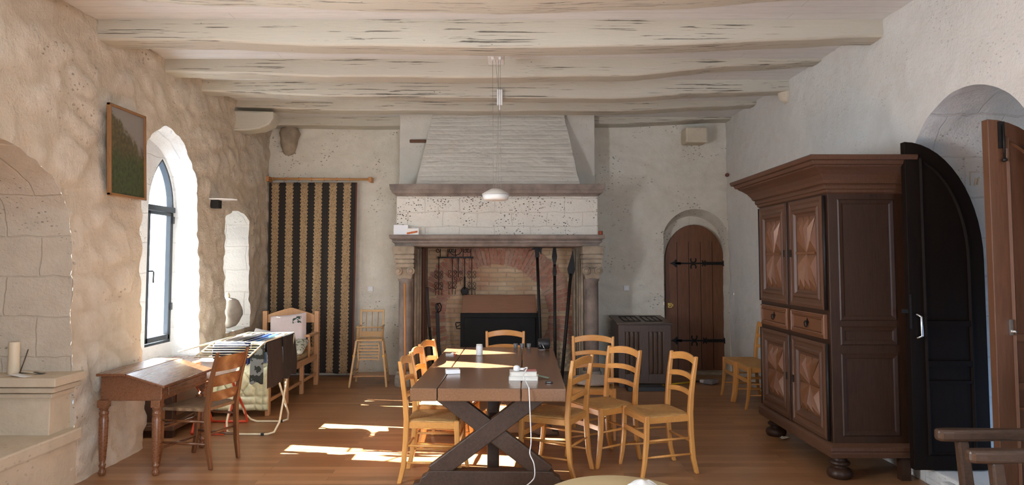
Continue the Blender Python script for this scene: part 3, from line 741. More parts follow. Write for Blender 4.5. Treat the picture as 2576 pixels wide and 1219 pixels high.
# pole arms, sabre, musket, stick
def pole(name, p_top, p_bot, r, head, label, cat):
    a, b = V(p_bot), V(p_top); r_ = empty(name, a, label=label, cat=cat); d = b-a
    mb = MB(); mb.tube([(0,0,0), d*.5, d], r, 10); mb.build('shaft', M['iron'], r_)
    mb = MB(); u = d.normalized(); A = u.cross(V((0,1,0))).normalized()
    if head == 'spear':
        mb.sweep([d-u*.10, d-u*.02, d+u*.02, d+u*.06, d+u*.30], A, V((0,1,0)), [.03,.05,.085,.10,.004], [.03,.03,.025,.02,.004])
    elif head == 'lance':
        mb.sweep([d-u*.15, d-u*.1, d, d+u*.10, d+u*.30], A, V((0,1,0)), [.04,.055,.03,.07,.02], [.04,.05,.03,.04,.01])
    else:
        mb.sweep([d-u*.1, d+u*.15], A, V((0,1,0)), .055, .05)
        T = Matrix.Translation(d) @ Matrix.Rotation(R(90), 4, 'X')
        mb.prism([(.62*a_, .62*b_) for a_, b_ in [(-.16,-.03),(-.10,.03),(-.03,.07),(.03,.07),(.09,.10),(.13,.09),(.10,.0),(.09,-.11),(.05,-.03),(.02,-.01),(-.03,.0),(-.09,-.0)]], -.012, .012, T)
    mb.build('head', M['iron'], r_, bevel=.003)
pole('halberd', at(1351, 628, 9.25), at(1362, 955, 9.05)*V((1,1,0)) if False else V((at(1360, 900, 9.2).x+.01, 9.1, .04)), .020, 'halberd', 'black halberd with beaked blade leaning in the hearth', 'halberd')
pole('lance', at(1395, 665, 9.25), V((at(1396, 900, 9.15).x, 9.1, .04)), .020, 'lance', 'straight black lance between the halberd and the leaf-headed spear', 'spear')
pole('spear', at(1436, 688, 9.0), V((at(1414, 900, 8.9).x-.02, 8.86, .0)), .022, 'spear', 'leaning spear with a broad black leaf-shaped head, right of the lance', 'spear')
a = at(1100, 785, 9.6); b = V((at(1112, 900, 9.6).x+.01, 9.5, .037))
sb = empty('sabre', b, label='sabre in dark scabbard with curved hand guard leaning in the hearth', cat='sword'); d = a-b
mb = MB(); mb.sweep([V((0,0,0)), d*.5+V((-.015,0,0)), d], (1,0,0), (0,1,0), [.03,.045,.05], .02); mb.build('scabbard', M['iron'], sb, bevel=.006)
mb = MB(); t = d+V((-.012,0,.115)); mb.sweep([d, d*1.0+V((-.01,0,.06)), t], (1,0,0), (0,1,0), [.03,.035,.03], .03)
mb.tube([t, t+V((.05,-.02,.01)), t+V((.07,-.03,-.03)), t+V((.06,-.02,-.09)), d+V((.01,0,-.005))], .009, 8); mb.tube([t, t+V((.03,-.03,-.01)), t+V((.045,-.04,-.05)), d+V((.0,-.02,0))], .006, 6); mb.build('hilt', M['iron'], sb)
a = at(1071, 722, 9.65); b = V((at(1092, 880, 9.6).x+.02, 9.45, .037)); mk = empty('musket', b, label='old dark musket leaning at the left side of the hearth', cat='gun'); d = a-b
mb = MB(); mb.sweep([V((0,0,0)), d*.35, d*.7, d*.8], (1,0,0), (0,1,0), [.022,.03,.04,.045], .03, n=8, smooth=True); mb.build('barrel', M['iron'], mk)
mb = MB(); mb.sweep([d*.55, d*.75, d*.85, d], (1,0,0), (0,1,0), [.035,.045,.055,.075], [.03,.03,.035,.04]); mb.build('stock', M['trestle'], mk, bevel=.008)
a = at(1018, 712, 8.82); b = V((at(1021, 880, 8.75).x+.005, 8.70, 0)); mb = MB(); mb.tube([V((0,0,0)), (a-b)*.5, a-b], .0125, 10)
o = mb.build('broomstick', M['orange_w']); o.location = b; tag(o, 'plain orange wooden stick leaning on the left fireplace column', 'stick')

# things on the mantel
z = z_t
mb = MB(); a = at(988, 592, 8.84); bx = at(1024, 592, 8.84).x; h = at(988, 565, 8.86).z-z
def t_card(name, kind):
    t = NT(name); c3 = t.sep(t.co('Generated')); 
    if kind == 'cal':
        n = t.noise(t.mapped((9, 1, 14), 'Generated'), 3, 2); c = t.ramp(n, [(.6, (.85,.86,.88)), (.66, (.35,.36,.40))], 'CONSTANT')
        m_ = t.math('MULTIPLY', t.math('GREATER_THAN', c3[0], .12), t.math('LESS_THAN', c3[0], .9)); c = t.mix(m_, (.86,.87,.88), c)
    else:
        n = t.math('SUBTRACT', c3[2], t.math('ADD', t.math('MULTIPLY', c3[0], .35), .25)); nn = t.math('ABSOLUTE', t.math('ADD', n, t.math('MULTIPLY', t.noise(t.co('Generated'), 9, 2), .15)))
        m_ = t.math('MULTIPLY', t.math('LESS_THAN', nn, .16), t.math('LESS_THAN', c3[0], .9)); c = t.mix(m_, (.84,.82,.78), (.55,.14,.03))
    return t.fin(c, .6)
mb.box((0,-.004,0), (bx-a.x,.004,h)); o = mb.build('calendar_card', t_card('calendar_card_print', 'cal'), loc=(a.x, 8.90, z+.001)); o.rotation_euler.x = R(-8); tag(o, 'white printed card standing at the left end of the mantel shelf', 'card')
a = at(1020, 592, 8.84); bx = at(1050, 592, 8.84).x; h = at(1020, 574, 8.86).z-z
mb = MB(); mb.box((0,-.004,0), (bx-a.x,.004,h)); o = mb.build('picture_card', t_card('picture_card_print', 'pic'), loc=(a.x+.012, 8.87, z+.001)); o.rotation_euler.x = R(-8); tag(o, 'cream card with an orange picture on the mantel shelf, beside the white card', 'card')
c = at(1516, 582, 8.84)
mb = MB(); mb.lathe([(.028,0),(.03,.01),(.03,.045),(.026,.05)], (0,0,0), 14); o = mb.build('small_jar', plain('red_brown_jar', (.35,.06,.02), .3), loc=(c.x-.015, 8.93, z)); tag(o, 'small red-brown jar at the right end of the mantel shelf', 'jar')
# ---------------------------------------------------------------- arched door in the back wall
apex = at(1745, 565, 10.1); dw0, dw1 = at(1672, 700, 10.1).x, at(1819, 700, 10.1).x
D = empty('door_1', ((dw0+dw1)/2, 10.08, .04), kind='structure'); hw = (dw1-dw0)/2; ht = apex.z-.04; hs = at(1680, 655, 10.1).z-.04
mb = MB(); ol = arch(-hw, hw, 0, hs, ht, 'round', 10)
mb.prism(ol, -.03, .03, Matrix.Rotation(R(90), 4, 'X')); mb.build('panel', M['backdoor'], D, bevel=.004)
mb = MB()
for k in range(1, 5): x = -hw+2*hw*k/5; mb.box((x-.003, -.032, .02), (x+.003, -.029, ht-.25))
mb.build('plank_joint', M['blackwood'], D)
def strap(pz):
    z = at(1745, pz, 10.05).z-.04; mb = MB()
    mb.box((hw-.27, -.045, z-.022), (hw+.01, -.03, z+.022)); mb.box((-.28, -.043, z-.012), (hw-.25, -.03, z+.012))
    mb.box((hw-.02,-.05,z-.04),(hw+.02,-.02,z+.04))
    mb.prism([(-.36,0),(-.30,.025),(-.27,.06),(-.25,.02),(-.2,.02),(-.2,-.02),(-.25,-.02),(-.27,-.06),(-.30,-.025)], .03, .043, Matrix.Translation((0,0,z)) @ Matrix.Rotation(R(90), 4, 'X'))
    for s in (-1, 1):
        mb.tube([(-.02+.038*cos(a), -.037, z+s*(.05)+.038*sin(a)*s) for a in [R(-215)+R(250)*i/12 for i in range(13)]], .0095, 6)
        mb.tube([(.13+.02*cos(a), -.037, z+s*(.035)+.02*sin(a)*s) for a in [R(-200)+R(220)*i/8 for i in range(9)]], .008, 6)
    mb.build('strap_hinge', M['iron'], D)
strap(662); strap(856)
z = at(1680, 767, 10.05).z-.04; mb = MB(); mb.box((-hw+.02,-.07,z-.035),(-hw+.085,-.03,z+.035)); mb.box((-hw+.085,-.06,z-.02),(-hw+.105,-.03,z+.02)); mb.lathe([(.018,0),(.02,.02),(.012,.03)], (0,0,0), 14, Matrix.Translation((-hw+.05,-.07,z)) @ Matrix.Rotation(R(90), 4, 'X')); mb.build('lock', M['brass'], D, bevel=.003)

# open leaves of the big doorway on the right
def leaf(name, y, xf, xh, mat, ztop, zside, panels):
    W = xh-xf; D = empty(name, (xf, y, .135), kind='structure'); zt, zs = ztop-.135, zside-.135
    def outline(ins):
        p = [(ins, ins), (W-ins, ins)]
        for i in range(15):
            t = pi/2*i/14; p.append(((W-ins)*cos(t) if i < 14 else ins, zs+(zt-zs-ins)*sin(t)))
        if ins: p = [(max(ins, a), b) for a, b in p]
        return p
    Mx = Matrix.Rotation(R(90), 4, 'X')
    mb = MB(); mb.prism(outline(0), -.028, .028, Mx); mb.build('leaf', mat, D, bevel=.004)
    if panels:
        o1, o2 = outline(.10), outline(.125)
        mb = MB(); n = len(o1)
        vs = [(a, -.030, b) for a, b in o1]+[(a, -.042, b) for a, b in [((p[0]+q[0])/2, (p[1]+q[1])/2) for p, q in zip(o1, o2)]]+[(a, -.030, b) for a, b in o2]
        mb.add(vs, [(k*n+i, k*n+(i+1)%n, (k+1)*n+(i+1)%n, (k+1)*n+i) for k in range(2) for i in range(n)])
        for z0, z1 in ((.72,.76),(1.0,1.04),(.60,.62)): mb.box((.115,-.04,z0), (W-.12,-.028,z1))
        mb.build('moulding', mat, D)
    return D
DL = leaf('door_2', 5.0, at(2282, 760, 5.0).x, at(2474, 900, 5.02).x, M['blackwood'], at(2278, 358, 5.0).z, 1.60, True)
mb = MB(); z = at(2300, 790, 4.97).z-.135; z2 = at(2300, 848, 4.97).z-.135
mb.tube([(.035,-.03,z),(.035,-.062,z),(.055,-.075,z-.015),(.058,-.075,z2+.015),(.035,-.062,z2),(.035,-.03,z2)], .0085); mb.build('pull_handle', M['steel'], DL)
mb = MB(); zz = at(2300, 783, 4.97).z-.135; mb.box((-.035,-.012,zz-.012),(.0,.012,zz+.012)); mb.build('latch', M['black'], DL)
mb = MB(); mb.box((.0,-.034,zz-.12),(.012,-.026,zz+.12)); mb.build('lock_plate', M['iron'], DL)
DR = leaf('door_3', 4.12, at(2497, 700, 4.1).x, at(2497, 700, 4.1).x+.56, M['reddoor'], at(2497, 300, 4.1).z, 1.62, True)
mb = MB(); zt, zb_ = at(2515, 305, 4.08).z-.135, at(2520, 408, 4.08).z-.135; x = at(2518, 350, 4.08).x-at(2497, 700, 4.1).x
mb.box((x-.01,-.04,zt-.16),(x+.025,-.028,zt)); mb.tube([(x+.01,-.05,zt-.02),(x+.01,-.05,zb_+.02)], .006); mb.lathe([(.0,0),(.014,.006),(.016,.014),(.008,.025)], (x+.01,-.05,zb_)); mb.build('bolt', M['iron'], DR)
mb = MB(); z = at(2545, 825, 4.08).z-.135; x = at(2543, 825, 4.08).x-at(2497, 700, 4.1).x; mb.box((x-.012,-.045,z-.04),(x+.012,-.028,z+.05)); mb.lathe([(.0,0),(.014,.005),(.012,.02)], (x+.015,-.05,z-.03)); mb.build('bolt_keeper', M['steel'], DR)

# ---------------------------------------------------------------- wardrobe
AX, AY = 2.36, 5.17; AW, AD = 1.42, .56
A = empty('wardrobe', (AX, AY, 0), label='tall carved walnut wardrobe with star panelled doors against the right wall', cat='wardrobe')
# local: x = 0 is the front face (negative towards the room), y along the width
def fr(mb, y0, y1, z0, z1, x0, x1): return mb.box((x0, y0, z0), (x1, y1, z1))
mb = MB(); fr(mb, 0, AW, .2, 2.18, 0, AD); mb.build('body', M['walnut'], A, bevel=.006)
def cornice(prof, name, mat):
    mb = MB(); n = len(prof); vs = []
    for o_, z in prof: vs += [(AD, -o_, z), (-o_, -o_, z), (-o_, AW+o_, z), (AD, AW+o_, z)]
    fs = [(i*4+j, (i+1)*4+j, (i+1)*4+j+1, i*4+j+1) for i in range(n-1) for j in range(3)]
    fs += [(0,1,2,3), tuple((n-1)*4+j for j in range(4))[::-1], ]
    mb.add(vs, fs); mb.build(name, mat, A, bevel=.002)
cornice([(.0,2.10),(.015,2.11),(.02,2.13),(.03,2.135),(.035,2.155),(.03,2.165),(.05,2.175),(.06,2.20),(.085,2.235),(.12,2.265),(.15,2.285),(.155,2.295),(.175,2.30),(.185,2.325),(.205,2.33),(.215,2.355),(.21,2.365)], 'cornice', M['walnut_l'])
cornice([(.03,.17),(.035,.20),(.03,.215),(.04,.22),(.035,.245),(.015,.26),(.0,.27)], 'plinth', M['walnut_l'])
def framed(mb, y0, y1, z0, z1, x=0, w=.09, out=.02, inner=True):
    """mitred moulded frame on the front face"""
    prof = [(0, 0), (0, .022), (.018, .028), (.03, .020), (.05, .020), (.06, .030), (.075, .026), (.085, .010), (.10, .006)]
    vs = []
    for t, o_ in prof:
        t = t*w/.1
        vs += [(x-o_*out/.02, y0+t, z0+t), (x-o_*out/.02, y1-t, z0+t), (x-o_*out/.02, y1-t, z1-t), (x-o_*out/.02, y0+t, z1-t)]
    k = len(prof); mb.add(vs, [(i*4+j, i*4+(j+1)%4, (i+1)*4+(j+1)%4, (i+1)*4+j) for i in range(k-1) for j in range(4)])
def star(mb, y0, y1, z0, z1, x, per, h=.022):
    cy, cz = (y0+y1)/2, (z0+z1)/2; P = []
    for s in range(4):
        a, b = [((y0,z0),(y1,z0)), ((y1,z0),(y1,z1)), ((y1,z1),(y0,z1)), ((y0,z1),(y0,z0))][s]; n = per[s % 2]
        for i in range(n*2): t = i/(2*n); P.append((a[0]+(b[0]-a[0])*t, a[1]+(b[1]-a[1])*t))
    n = len(P); c = (x, cy, cz)
    for i in range(0, n, 2):
        p, m, q = P[i], P[i+1], P[(i+2) % n]
        r = (x-h, cy+(m[0]-cy)*.68, cz+(m[1]-cz)*.68); c2 = (x-.004, cy, cz)
        mb.add([(x, *p), c2, r, (x, *q), (x, *m)], [(0,1,2), (1,3,2), (0,2,4), (4,2,3)])
        mb.add([(x-.004, cy+(p[0]-cy)*.12-.000, cz+(p[1]-cz)*.12), (x-.004, p[0]-.0035, p[1]-.002), (x-.004, p[0]+.0035, p[1]+.002)], [(0,1,2),(2,1,0)], mi=1)
def wdoor(y0, y1, z0, z1, kind):
    root_mb = MB(); framed(root_mb, y0, y1, z0, z1, -.002, .135)
    fr(root_mb, y0+.13, y1-.13, z0+.13, z1-.13, -.004, 0)
    d = root_mb.build('door', M['walnut_l'], A)
    mb = MB(); a, b, c, e = y0+.135, y1-.135, z0+.135, z1-.135
    if kind == 'up': star(mb, a, b, c, e, -.006, (3, 2), .030); mb.box((-.026, a, (c+e)/2-.008), (-.006, b, (c+e)/2+.008))
    else:
        star(mb, a, b, c, e, -.006, (3, 2), .032)
    mb.build('star_panel', [M['star'], M['blackwood']], d)
    mb = MB(); k = y1-.0 if y0 < .5 else y0
    yk = y0+.03 if y0 > .5 else y1-.03
    mb.box((-.034, yk-.012, (z0+z1)/2-.03), (-.025, yk+.012, (z0+z1)/2+.03)); mb.build('keyhole_plate', M['iron'], d, bevel=.003)
    return d
for (y0, y1) in ((.05, .675), (.745, 1.37)):
    wdoor(y0, y1, .28, .985, 'low'); wdoor(y0, y1, 1.235, 2.09, 'up')
for (y0, y1) in ((.05, .675), (.745, 1.37)):
    mb = MB(); framed(mb, y0, y1, 1.02, 1.20, -.002, .05); mb.box((-.016, y0+.045, 1.065), (0, y1-.045, 1.155))
    d = mb.build('drawer', M['star'], A); cy = (y0+y1)/2
    mb = MB(); mb.prism([(0,.03),(.012,.012),(.03,0),(.012,-.012),(0,-.03),(-.012,-.012),(-.03,0),(-.012,.012)], -.002, .003, Matrix.Translation((-.019, cy, 1.12)) @ Matrix.Rotation(R(-90), 4, 'Y'))
    mb.tube([(-.03-.006*sin(t/2), cy+.022*sin(t), 1.098-.022*cos(t)*1.1+.006) for t in [2*pi*i/14 for i in range(14)]], .0045, 6, closed=True)
    mb.lathe([(.008,0),(.010,.008),(.004,.014)], (0,0,0), 10, Matrix.Translation((-.02, cy, 1.12)) @ Matrix.Rotation(R(-90), 4, 'Y')); mb.build('ring_pull', M['iron'], d)
mb = MB()
for z0, z1 in ((.28,.985),(1.235,2.09)): fr(mb, .683, .735, z0, z1, -.026, 0); mb.tube([(-.03,.709,z0),(-.03,.709,z1)], .012)
mb.build('centre_post', M['walnut'], A, bevel=.003)
for y in (.03, 1.385):
    for z0, z1 in ((.28,.985),(1.235,2.09)): mb = MB(); mb.tube([(-.018, y, z0), (-.018, y, z1)], .011); mb.build('pin_hinge', M['iron'], A)
mb = MB()
for z0, z1 in ((1.16,2.06),(.98,1.12),(.32,.92)):
    prof = [(0,.0),(.008,.007),(.03,.004),(.04,-.0)]; vs = []
    for t, o_ in prof: vs += [(.07+t, -o_-.001, z0+t), (AD-.07-t, -o_-.001, z0+t), (AD-.07-t, -o_-.001, z1-t), (.07+t, -o_-.001, z1-t)]
    mb.add(vs, [(i*4+j, i*4+(j+1)%4, (i+1)*4+(j+1)%4, (i+1)*4+j) for i in range(3) for j in range(4)])
mb.build('side_moulding', M['walnut'], A)
for y in (.09, AW-.09):
    mb = MB(); mb.lathe([(.07,0),(.085,.01),(.092,.035),(.085,.06),(.06,.075),(.05,.08),(.05,.095),(.07,.10),(.075,.115),(.06,.125),(.05,.14),(.06,.16),(.085,.175)], (.08, y, 0), 22); mb.build('foot', M['walnut'], A)
for y in (.03, AW-.03):
    mb = MB(); mb.box((AD-.07, y-.03, 0), (AD, y+.03, .21)); mb.build('foot', M['walnut'], A)

# ---------------------------------------------------------------- light ladder-back chairs
def t_rush(name, a, b):
    t = NT(name); c3 = t.sep(t.co()); ax = t.math('ABSOLUTE', c3[0]); ay = t.math('ABSOLUTE', c3[1]); m_ = t.math('MAXIMUM', ax, ay)
    wv = t.math('SINE', t.math('MULTIPLY', m_, 780)); n = t.noise(t.co(), 30, 4)
    c = t.mix(t.math('ADD', t.math('MULTIPLY', wv, .25), n), b, a); return t.fin(c, .75, t.bump(t.math('ADD', wv, t.math('MULTIPLY', n, 2)), .6, .004))
M['rush'] = t_rush('golden_rush', (.62,.36,.12), (.40,.20,.06)); M['rush_old'] = t_rush('dull_rush', (.27,.165,.085), (.13,.07,.035))
def seat_mesh(wf, wb, d, z, t=.028, sag=.012):
    mb = MB(); 
    def top(a, b):
        y = -d/2+d*b; hw = (wf+(wb-wf)*b)/2; x = -hw+2*hw*a
        u, v = abs(a-.5)*2, abs(b-.5)*2; m_ = max(u, v); edge = min(1, (1-m_)*7)
        zz = z - .012*(1-edge)**2 - sag*(1-m_) - .006*max(0, 1-abs(u-v)*6)*min(1, m_*2)
        return V((x, y, zz))
    mb.grid(top, 20, 20)
    n = 20; side = []
    def bot(a, b): p = top(a, b); return V((p.x, p.y, z-t))
    for (f0, f1) in (((0,0),(1,0)), ((1,0),(1,1)), ((1,1),(0,1)), ((0,1),(0,0))):
        pts = [(f0[0]+(f1[0]-f0[0])*i/n, f0[1]+(f1[1]-f0[1])*i/n) for i in range(n+1)]
        vs = [top(*p) for p in pts]+[bot(*p) for p in pts]; mb.add(vs, [(i, n+1+i, n+2+i, i+1) for i in range(n)], True)
    mb.add([bot(0,0), bot(1,0), bot(1,1), bot(0,1)], [(3,2,1,0)])
    return mb
def make_chair():
    r = empty('dining_chair'); X, Y, Z = V((1,0,0)), V((0,1,0)), V((0,0,1))
    seat_mesh(.40, .35, .37, .46).build('seat', M['rush'], r)
    for s in (-1, 1):
        mb = MB(); mb.sweep([(s*.178,.235,0),(s*.18,.205,.12),(s*.18,.19,.30),(s*.18,.185,.46),(s*.182,.195,.60),(s*.188,.215,.75),(s*.192,.235,.875)], X, Y, [.028,.030,.032,.034,.032,.030,.026], [.034,.036,.038,.040,.038,.034,.028]); mb.build('back_post', M['pine_z'], r, bevel=.007)
    for s in (-1, 1):
        mb = MB(); mb.sweep([(s*.198,-.225,0),(s*.198,-.205,.10),(s*.198,-.188,.25),(s*.198,-.183,.40),(s*.198,-.183,.455)], X, Y, [.027,.030,.034,.036,.034], [.028,.032,.036,.038,.036]); mb.build('leg', M['pine_z'], r, bevel=.007)
    for z, h, cv, y in ((.835,.055,.024,.228),(.705,.040,.018,.207),(.585,.038,.016,.194)):
        mb = MB(); n = 12; vs = []
        for i in range(n+1):
            a = -1+2*i/n; x = a*.178; bow = .022*(1-a*a); up = cv*(1-a*a)
            vs += [(x, y+bow-.009, z-h/2+up*.9), (x, y+bow+.009, z-h/2+up*.9), (x, y+bow+.009, z+h/2+up), (x, y+bow-.009, z+h/2+up)]
        mb.add(vs, [(i*4+j, i*4+(j+1)%4, (i+1)*4+(j+1)%4, (i+1)*4+j) for i in range(n) for j in range(4)]+[(3,2,1,0),(n*4,n*4+1,n*4+2,n*4+3)])
        mb.build('back_rail', M['pine_x'], r, bevel=.005)
    mb = MB(); mb.box((-.185,-.193,.395),(.185,-.175,.44)); mb.box((-.165,.178,.395),(.165,.195,.44))
    for s in (-1, 1): mb.bar((s*.196,-.18,.417),(s*.178,.18,.417),.016,.045)
    mb.build('seat_frame', M['pine_x'], r, bevel=.003)
    mb = MB(); mb.bar((-.2,-.19,.30),(.2,-.19,.30),.014,.04); mb.build('stretcher', M['pine_x'], r, bevel=.003)
    for p, q in (((-.18,.195,.24),(.18,.195,.24)), ((-.198,-.19,.27),(-.18,.19,.27)), ((.198,-.19,.27),(.18,.19,.27)), ((-.198,-.195,.15),(-.18,.20,.15)), ((.198,-.195,.15),(.18,.20,.15))):
        mb = MB(); mb.tube([p, (V(p)+V(q))/2, q], .0095, 8, radii=[.007,.0105,.007]); mb.build('stretcher', M['pine_x'], r)
    return r
chair = make_chair(); first = True
def chair_at(x, y, deg, label, group='light wooden ladder-back chairs'):
    global first
    c = chair if first else copy_tree(chair); first = False
    c.location = (x, y, 0); c.rotation_euler.z = R(deg); return tag(c, label, 'chair', group)
chair_at(-.565, 5.28, 88, 'light wooden ladder-back chair nearest the viewer on the left side of the long table')
chair_at(-.55, 5.80, 84, 'light wooden ladder-back chair, middle one of the three on the left side of the table')
chair_at(-.53, 6.28, 78, 'light wooden ladder-back chair, farthest of the three on the left side of the table')
chair_at(-.06, 7.04, 0, 'light wooden chair at the far head of the long table, in front of the firebox')
chair_at(.335, 5.41, -118, 'light wooden ladder-back chair pushed against the near right corner of the table')
chair_at(.75, 5.75, -58, 'sunlit ladder-back chair just behind the chair at the near right table corner')
C7 = chair_at(.76, 6.55, -8, 'light wooden chair with a fluffy cushion facing the viewer at the right of the table')
chair_at(1.13, 5.46, -75, 'light wooden ladder-back chair standing alone on the open floor right of the table')
chair_at(2.74, 8.22, -90, 'farther of the two light chairs half hidden behind the wardrobe')
chair_at(2.76, 7.80, -90, 'nearer of the two light chairs half hidden behind the wardrobe')
mb = MB(); mb.blob((0,0,.035), (.205,.195,.045), 28, 12, lambda d: 1+.05*vnoise(d*3)+.05*vnoise(d*8)+.05*(abs(d.x)*abs(d.y)))
t = NT('fluffy_wool'); n = t.noise(t.co(), 60, 5, .8); m_ = t.fin(t.ramp(n, [(.3,(.50,.45,.40)),(.7,(.70,.66,.60))]), .95, t.bump(n, 1, .02))
o = mb.build('seat_cushion', m_, loc=(.755, 6.53, .463), rz=R(-8)); tag(o, 'fluffy pale grey cushion on the seat of a light wooden chair', 'cushion')

# ---------------------------------------------------------------- long trestle table
TZ = .76; TA = R(-1.2); T = empty('trestle_table', (-.13, 5.75, 0), TA, 'long dark oak table with X-shaped trestles in the middle of the room', 'table')
L0, L1_ = -1.105, 1.10; HW = .515
edges = [-HW, -.335, .22, HW]
for k in range(3):
    mb = MB(); a, b = edges[k]+(.0025 if k else 0), edges[k+1]-(.0025 if k < 2 else 0)
    mb.box((a, L0, TZ-.085), (b, L1_, TZ)); mb.build('top_plank', M['table'], T, bevel=.007, seg=3)
def trestle(y, name):
    t_ = .075; mb = MB()
    z0, z1 = .12, TZ-.085
    mb.sweep([(-.40, y, z0-.02), (.37, y, z1+.0)], (0,1,0), (-.62,0,.78), t_, .125); mb.sweep([(.40, y+.004, z0-.02), (-.37, y+.004, z1+.0)], (0,1,0), (.62,0,.78), t_-.012, .125)
    # trim to floor/top by the plates
    mb.build('cross_legs', M['trestle'], T, bevel=.006)
    poly = [(-.56,0),(-.545,.035),(-.50,.04),(-.49,.075),(-.455,.095),(-.44,.12),(-.40,.125),(.40,.125),(.44,.12),(.455,.095),(.49,.075),(.50,.04),(.545,.035),(.56,0),(.36,0),(.33,.02),(-.33,.02),(-.36,0)]
    mb = MB(); mb.prism(poly, -.05, .05, Matrix.Translation((0, y, 0)) @ Matrix.Rotation(R(90), 4, 'X')); mb.build('foot', M['trestle'], T, bevel=.006)
    mb = MB(); mb.box((-.46, y-.05, TZ-.115), (.46, y+.05, TZ-.086)); mb.build('top_cleat', M['trestle'], T, bevel=.004)
trestle(-.72, 'a'); trestle(.80, 'b')
mb = MB(); mb.box((-.045,-.34,.02),(.045,-.26,TZ-.086)); mb.build('centre_post', M['trestle'], T, bevel=.005)
mb = MB(); mb.box((-.03,-.72,.36),(.03,.80,.44)); mb.build('stretcher', M['trestle'], T, bevel=.005)

# things on the table
def tz(px, py): return onz(px, py, TZ)
a = tz(1122, 941); mb = MB(); mb.box((-.052,-.035,0),(.052,.035,.030)); t = NT('white_card_box'); c3 = t.sep(t.co('Generated')); n = t.ramp(t.noise(t.mapped((22,1,3), 'Generated'), 2, 2), [(.5,(.82,.82,.84)),(.56,(.5,.52,.56))], 'CONSTANT')
m_ = t.math('MULTIPLY', t.math('MULTIPLY', t.math('GREATER_THAN', c3[2], .4), t.math('LESS_THAN', c3[2], .6)), t.math('MULTIPLY', t.math('GREATER_THAN', c3[0], .2), t.math('LESS_THAN', c3[0], .8)))
c = tz(1138, 940); o = mb.build('card_box', t.fin(t.mix(m_, (.82,.83,.85), n), .4), bevel=.002, loc=(c.x, c.y+.03, TZ+.001), rz=R(12)); tag(o, 'small white cardboard box lying at the left front of the table', 'box')
c = tz(1206, 893); mb = MB(); mb.lathe([(.028,0),(.030,.01),(.030,.078),(.027,.085),(.02,.086)], (0,0,0), 20); r_ = empty('small_bottle', (c.x, c.y, TZ+.001), label='squat white bottle standing in the sun stripe on the table', cat='bottle'); mb.build('body', M['plastic'], r_)
mb = MB(); mb.lathe([(.0275,.0861),(.0275,.096),(.022,.098)], (0,0,0), 20); mb.build('cap', M['white'], r_)
c = tz(1131, 892); mb = MB(); mb.box((-.035,-.05,0),(.035,.05,.010)); r_ = empty('card_packet', (c.x, c.y, TZ+.001), R(6), 'flat white packet with a red end near the left edge of the table', 'packet'); mb.build('packet', M['white'], r_, bevel=.002)
mb = MB(); mb.box((.0352,-.05,0),(.05,.05,.010)); mb.build('red_end', M['red'], r_, bevel=.002)
t = NT('clear_glass'); t.b.inputs['Transmission Weight'].default_value = .9; t.b.inputs['Roughness'].default_value = .03; t.b.inputs['Base Color'].default_value = (.92,.96,1,1); M['cup'] = t.m
gl = None
for k, (px, lb) in enumerate(((1297,'leftmost of the small glasses at the far end of the table'),(1313,'small glass in the middle of the row at the far end of the table'),(1330,'rightmost of the small glasses at the far end of the table'))):
    c = tz(px, 876)
    if gl is None:
        mb = MB(); mb.lathe([(.018,0),(.022,.05),(.0205,.05),(.0165,.004),(.0,.004)], (0,0,0), 16); gl = o = mb.build('shot_glass', M['cup'])
    else: o = gl.copy(); COL.objects.link(o)
    o.location = (c.x, c.y-.03, TZ+.001); tag(o, lb, 'glass', 'small glasses on the table')
c = tz(1368, 878); mb = MB(); mb.lathe([(.045,-.055),(.05,-.045),(.052,.0),(.05,.045),(.045,.055)], (0,0,0), 20, Matrix.Translation((0,0,.052)) @ Matrix.Rotation(R(90), 4, 'Y')); 
r_ = empty('speaker', (c.x, c.y, TZ+.001), label='small black round speaker with a thin cord at the far right corner of the table', cat='speaker'); mb.build('body', M['black'], r_)
mb = MB(); mb.tube([(-.05,-.02,.07),(-.035,-.055,.03),(-.02,-.05,.06),(.0,-.062,.02),(.01,-.06,.0035),(-.04,-.08,.0035),(-.06,-.05,.0035)], .0025, 6); mb.build('cord', M['steel'], r_)
# books
c = tz(1318, 957)
def book(name, w, d, h, loc, rz, cover, label):
    r_ = empty(name, loc, rz, label, 'book', 'books on the table'); mb = MB(); mb.box((-w/2,-d/2,0),(w/2,d/2,.002)); mb.box((-w/2,-d/2,h-.002),(w/2,d/2,h)); mb.box((-w/2-.0,-d/2,.002),(-w/2+.003,d/2,h-.002)); mb.build('cover', cover, r_)
    mb = MB(); mb.box((-w/2+.0032,-d/2+.003,.0021),(w/2-.003,d/2-.003,h-.0021)); mb.build('pages', plain('book_pages_'+name, (.72,.69,.62), .8, 0, .06, 60), r_); return r_
book('paperback_book', .205, .135, .026, (c.x, c.y+.065, TZ+.001), R(-3), M['white'], 'white book lying underneath the other book on the table')
t = NT('book_cover_pale'); c3 = t.sep(t.co('Generated')); m_ = t.math('MULTIPLY', t.math('GREATER_THAN', c3[0], .62), t.math('GREATER_THAN', c3[1], .25)); pc = t.fin(t.mix(m_, (.60,.57,.52), (.62,.22,.22)), .5)
book('paperback_book', .19, .125, .030, (c.x-.004, c.y+.085, TZ+.0275), R(2), pc, 'pale paperback with a reddish corner lying on top of the white book')
mb = MB(); mb.add([(0,0,0),(.09,-.02,-.02),(.10,.03,-.02),(.0,.05,0),(0,0,.002),(.09,-.02,-.018),(.10,.03,-.018),(.0,.05,.002)], [(0,3,2,1),(4,5,6,7),(0,1,5,4),(1,2,6,5),(2,3,7,6),(3,0,4,7)]); o = mb.build('bookmark', plain('green_paper', (.22,.34,.25), .6), loc=(c.x+.085, c.y+.08, TZ+.024)); tag(o, 'greenish paper slip sticking out between the two books', 'paper')
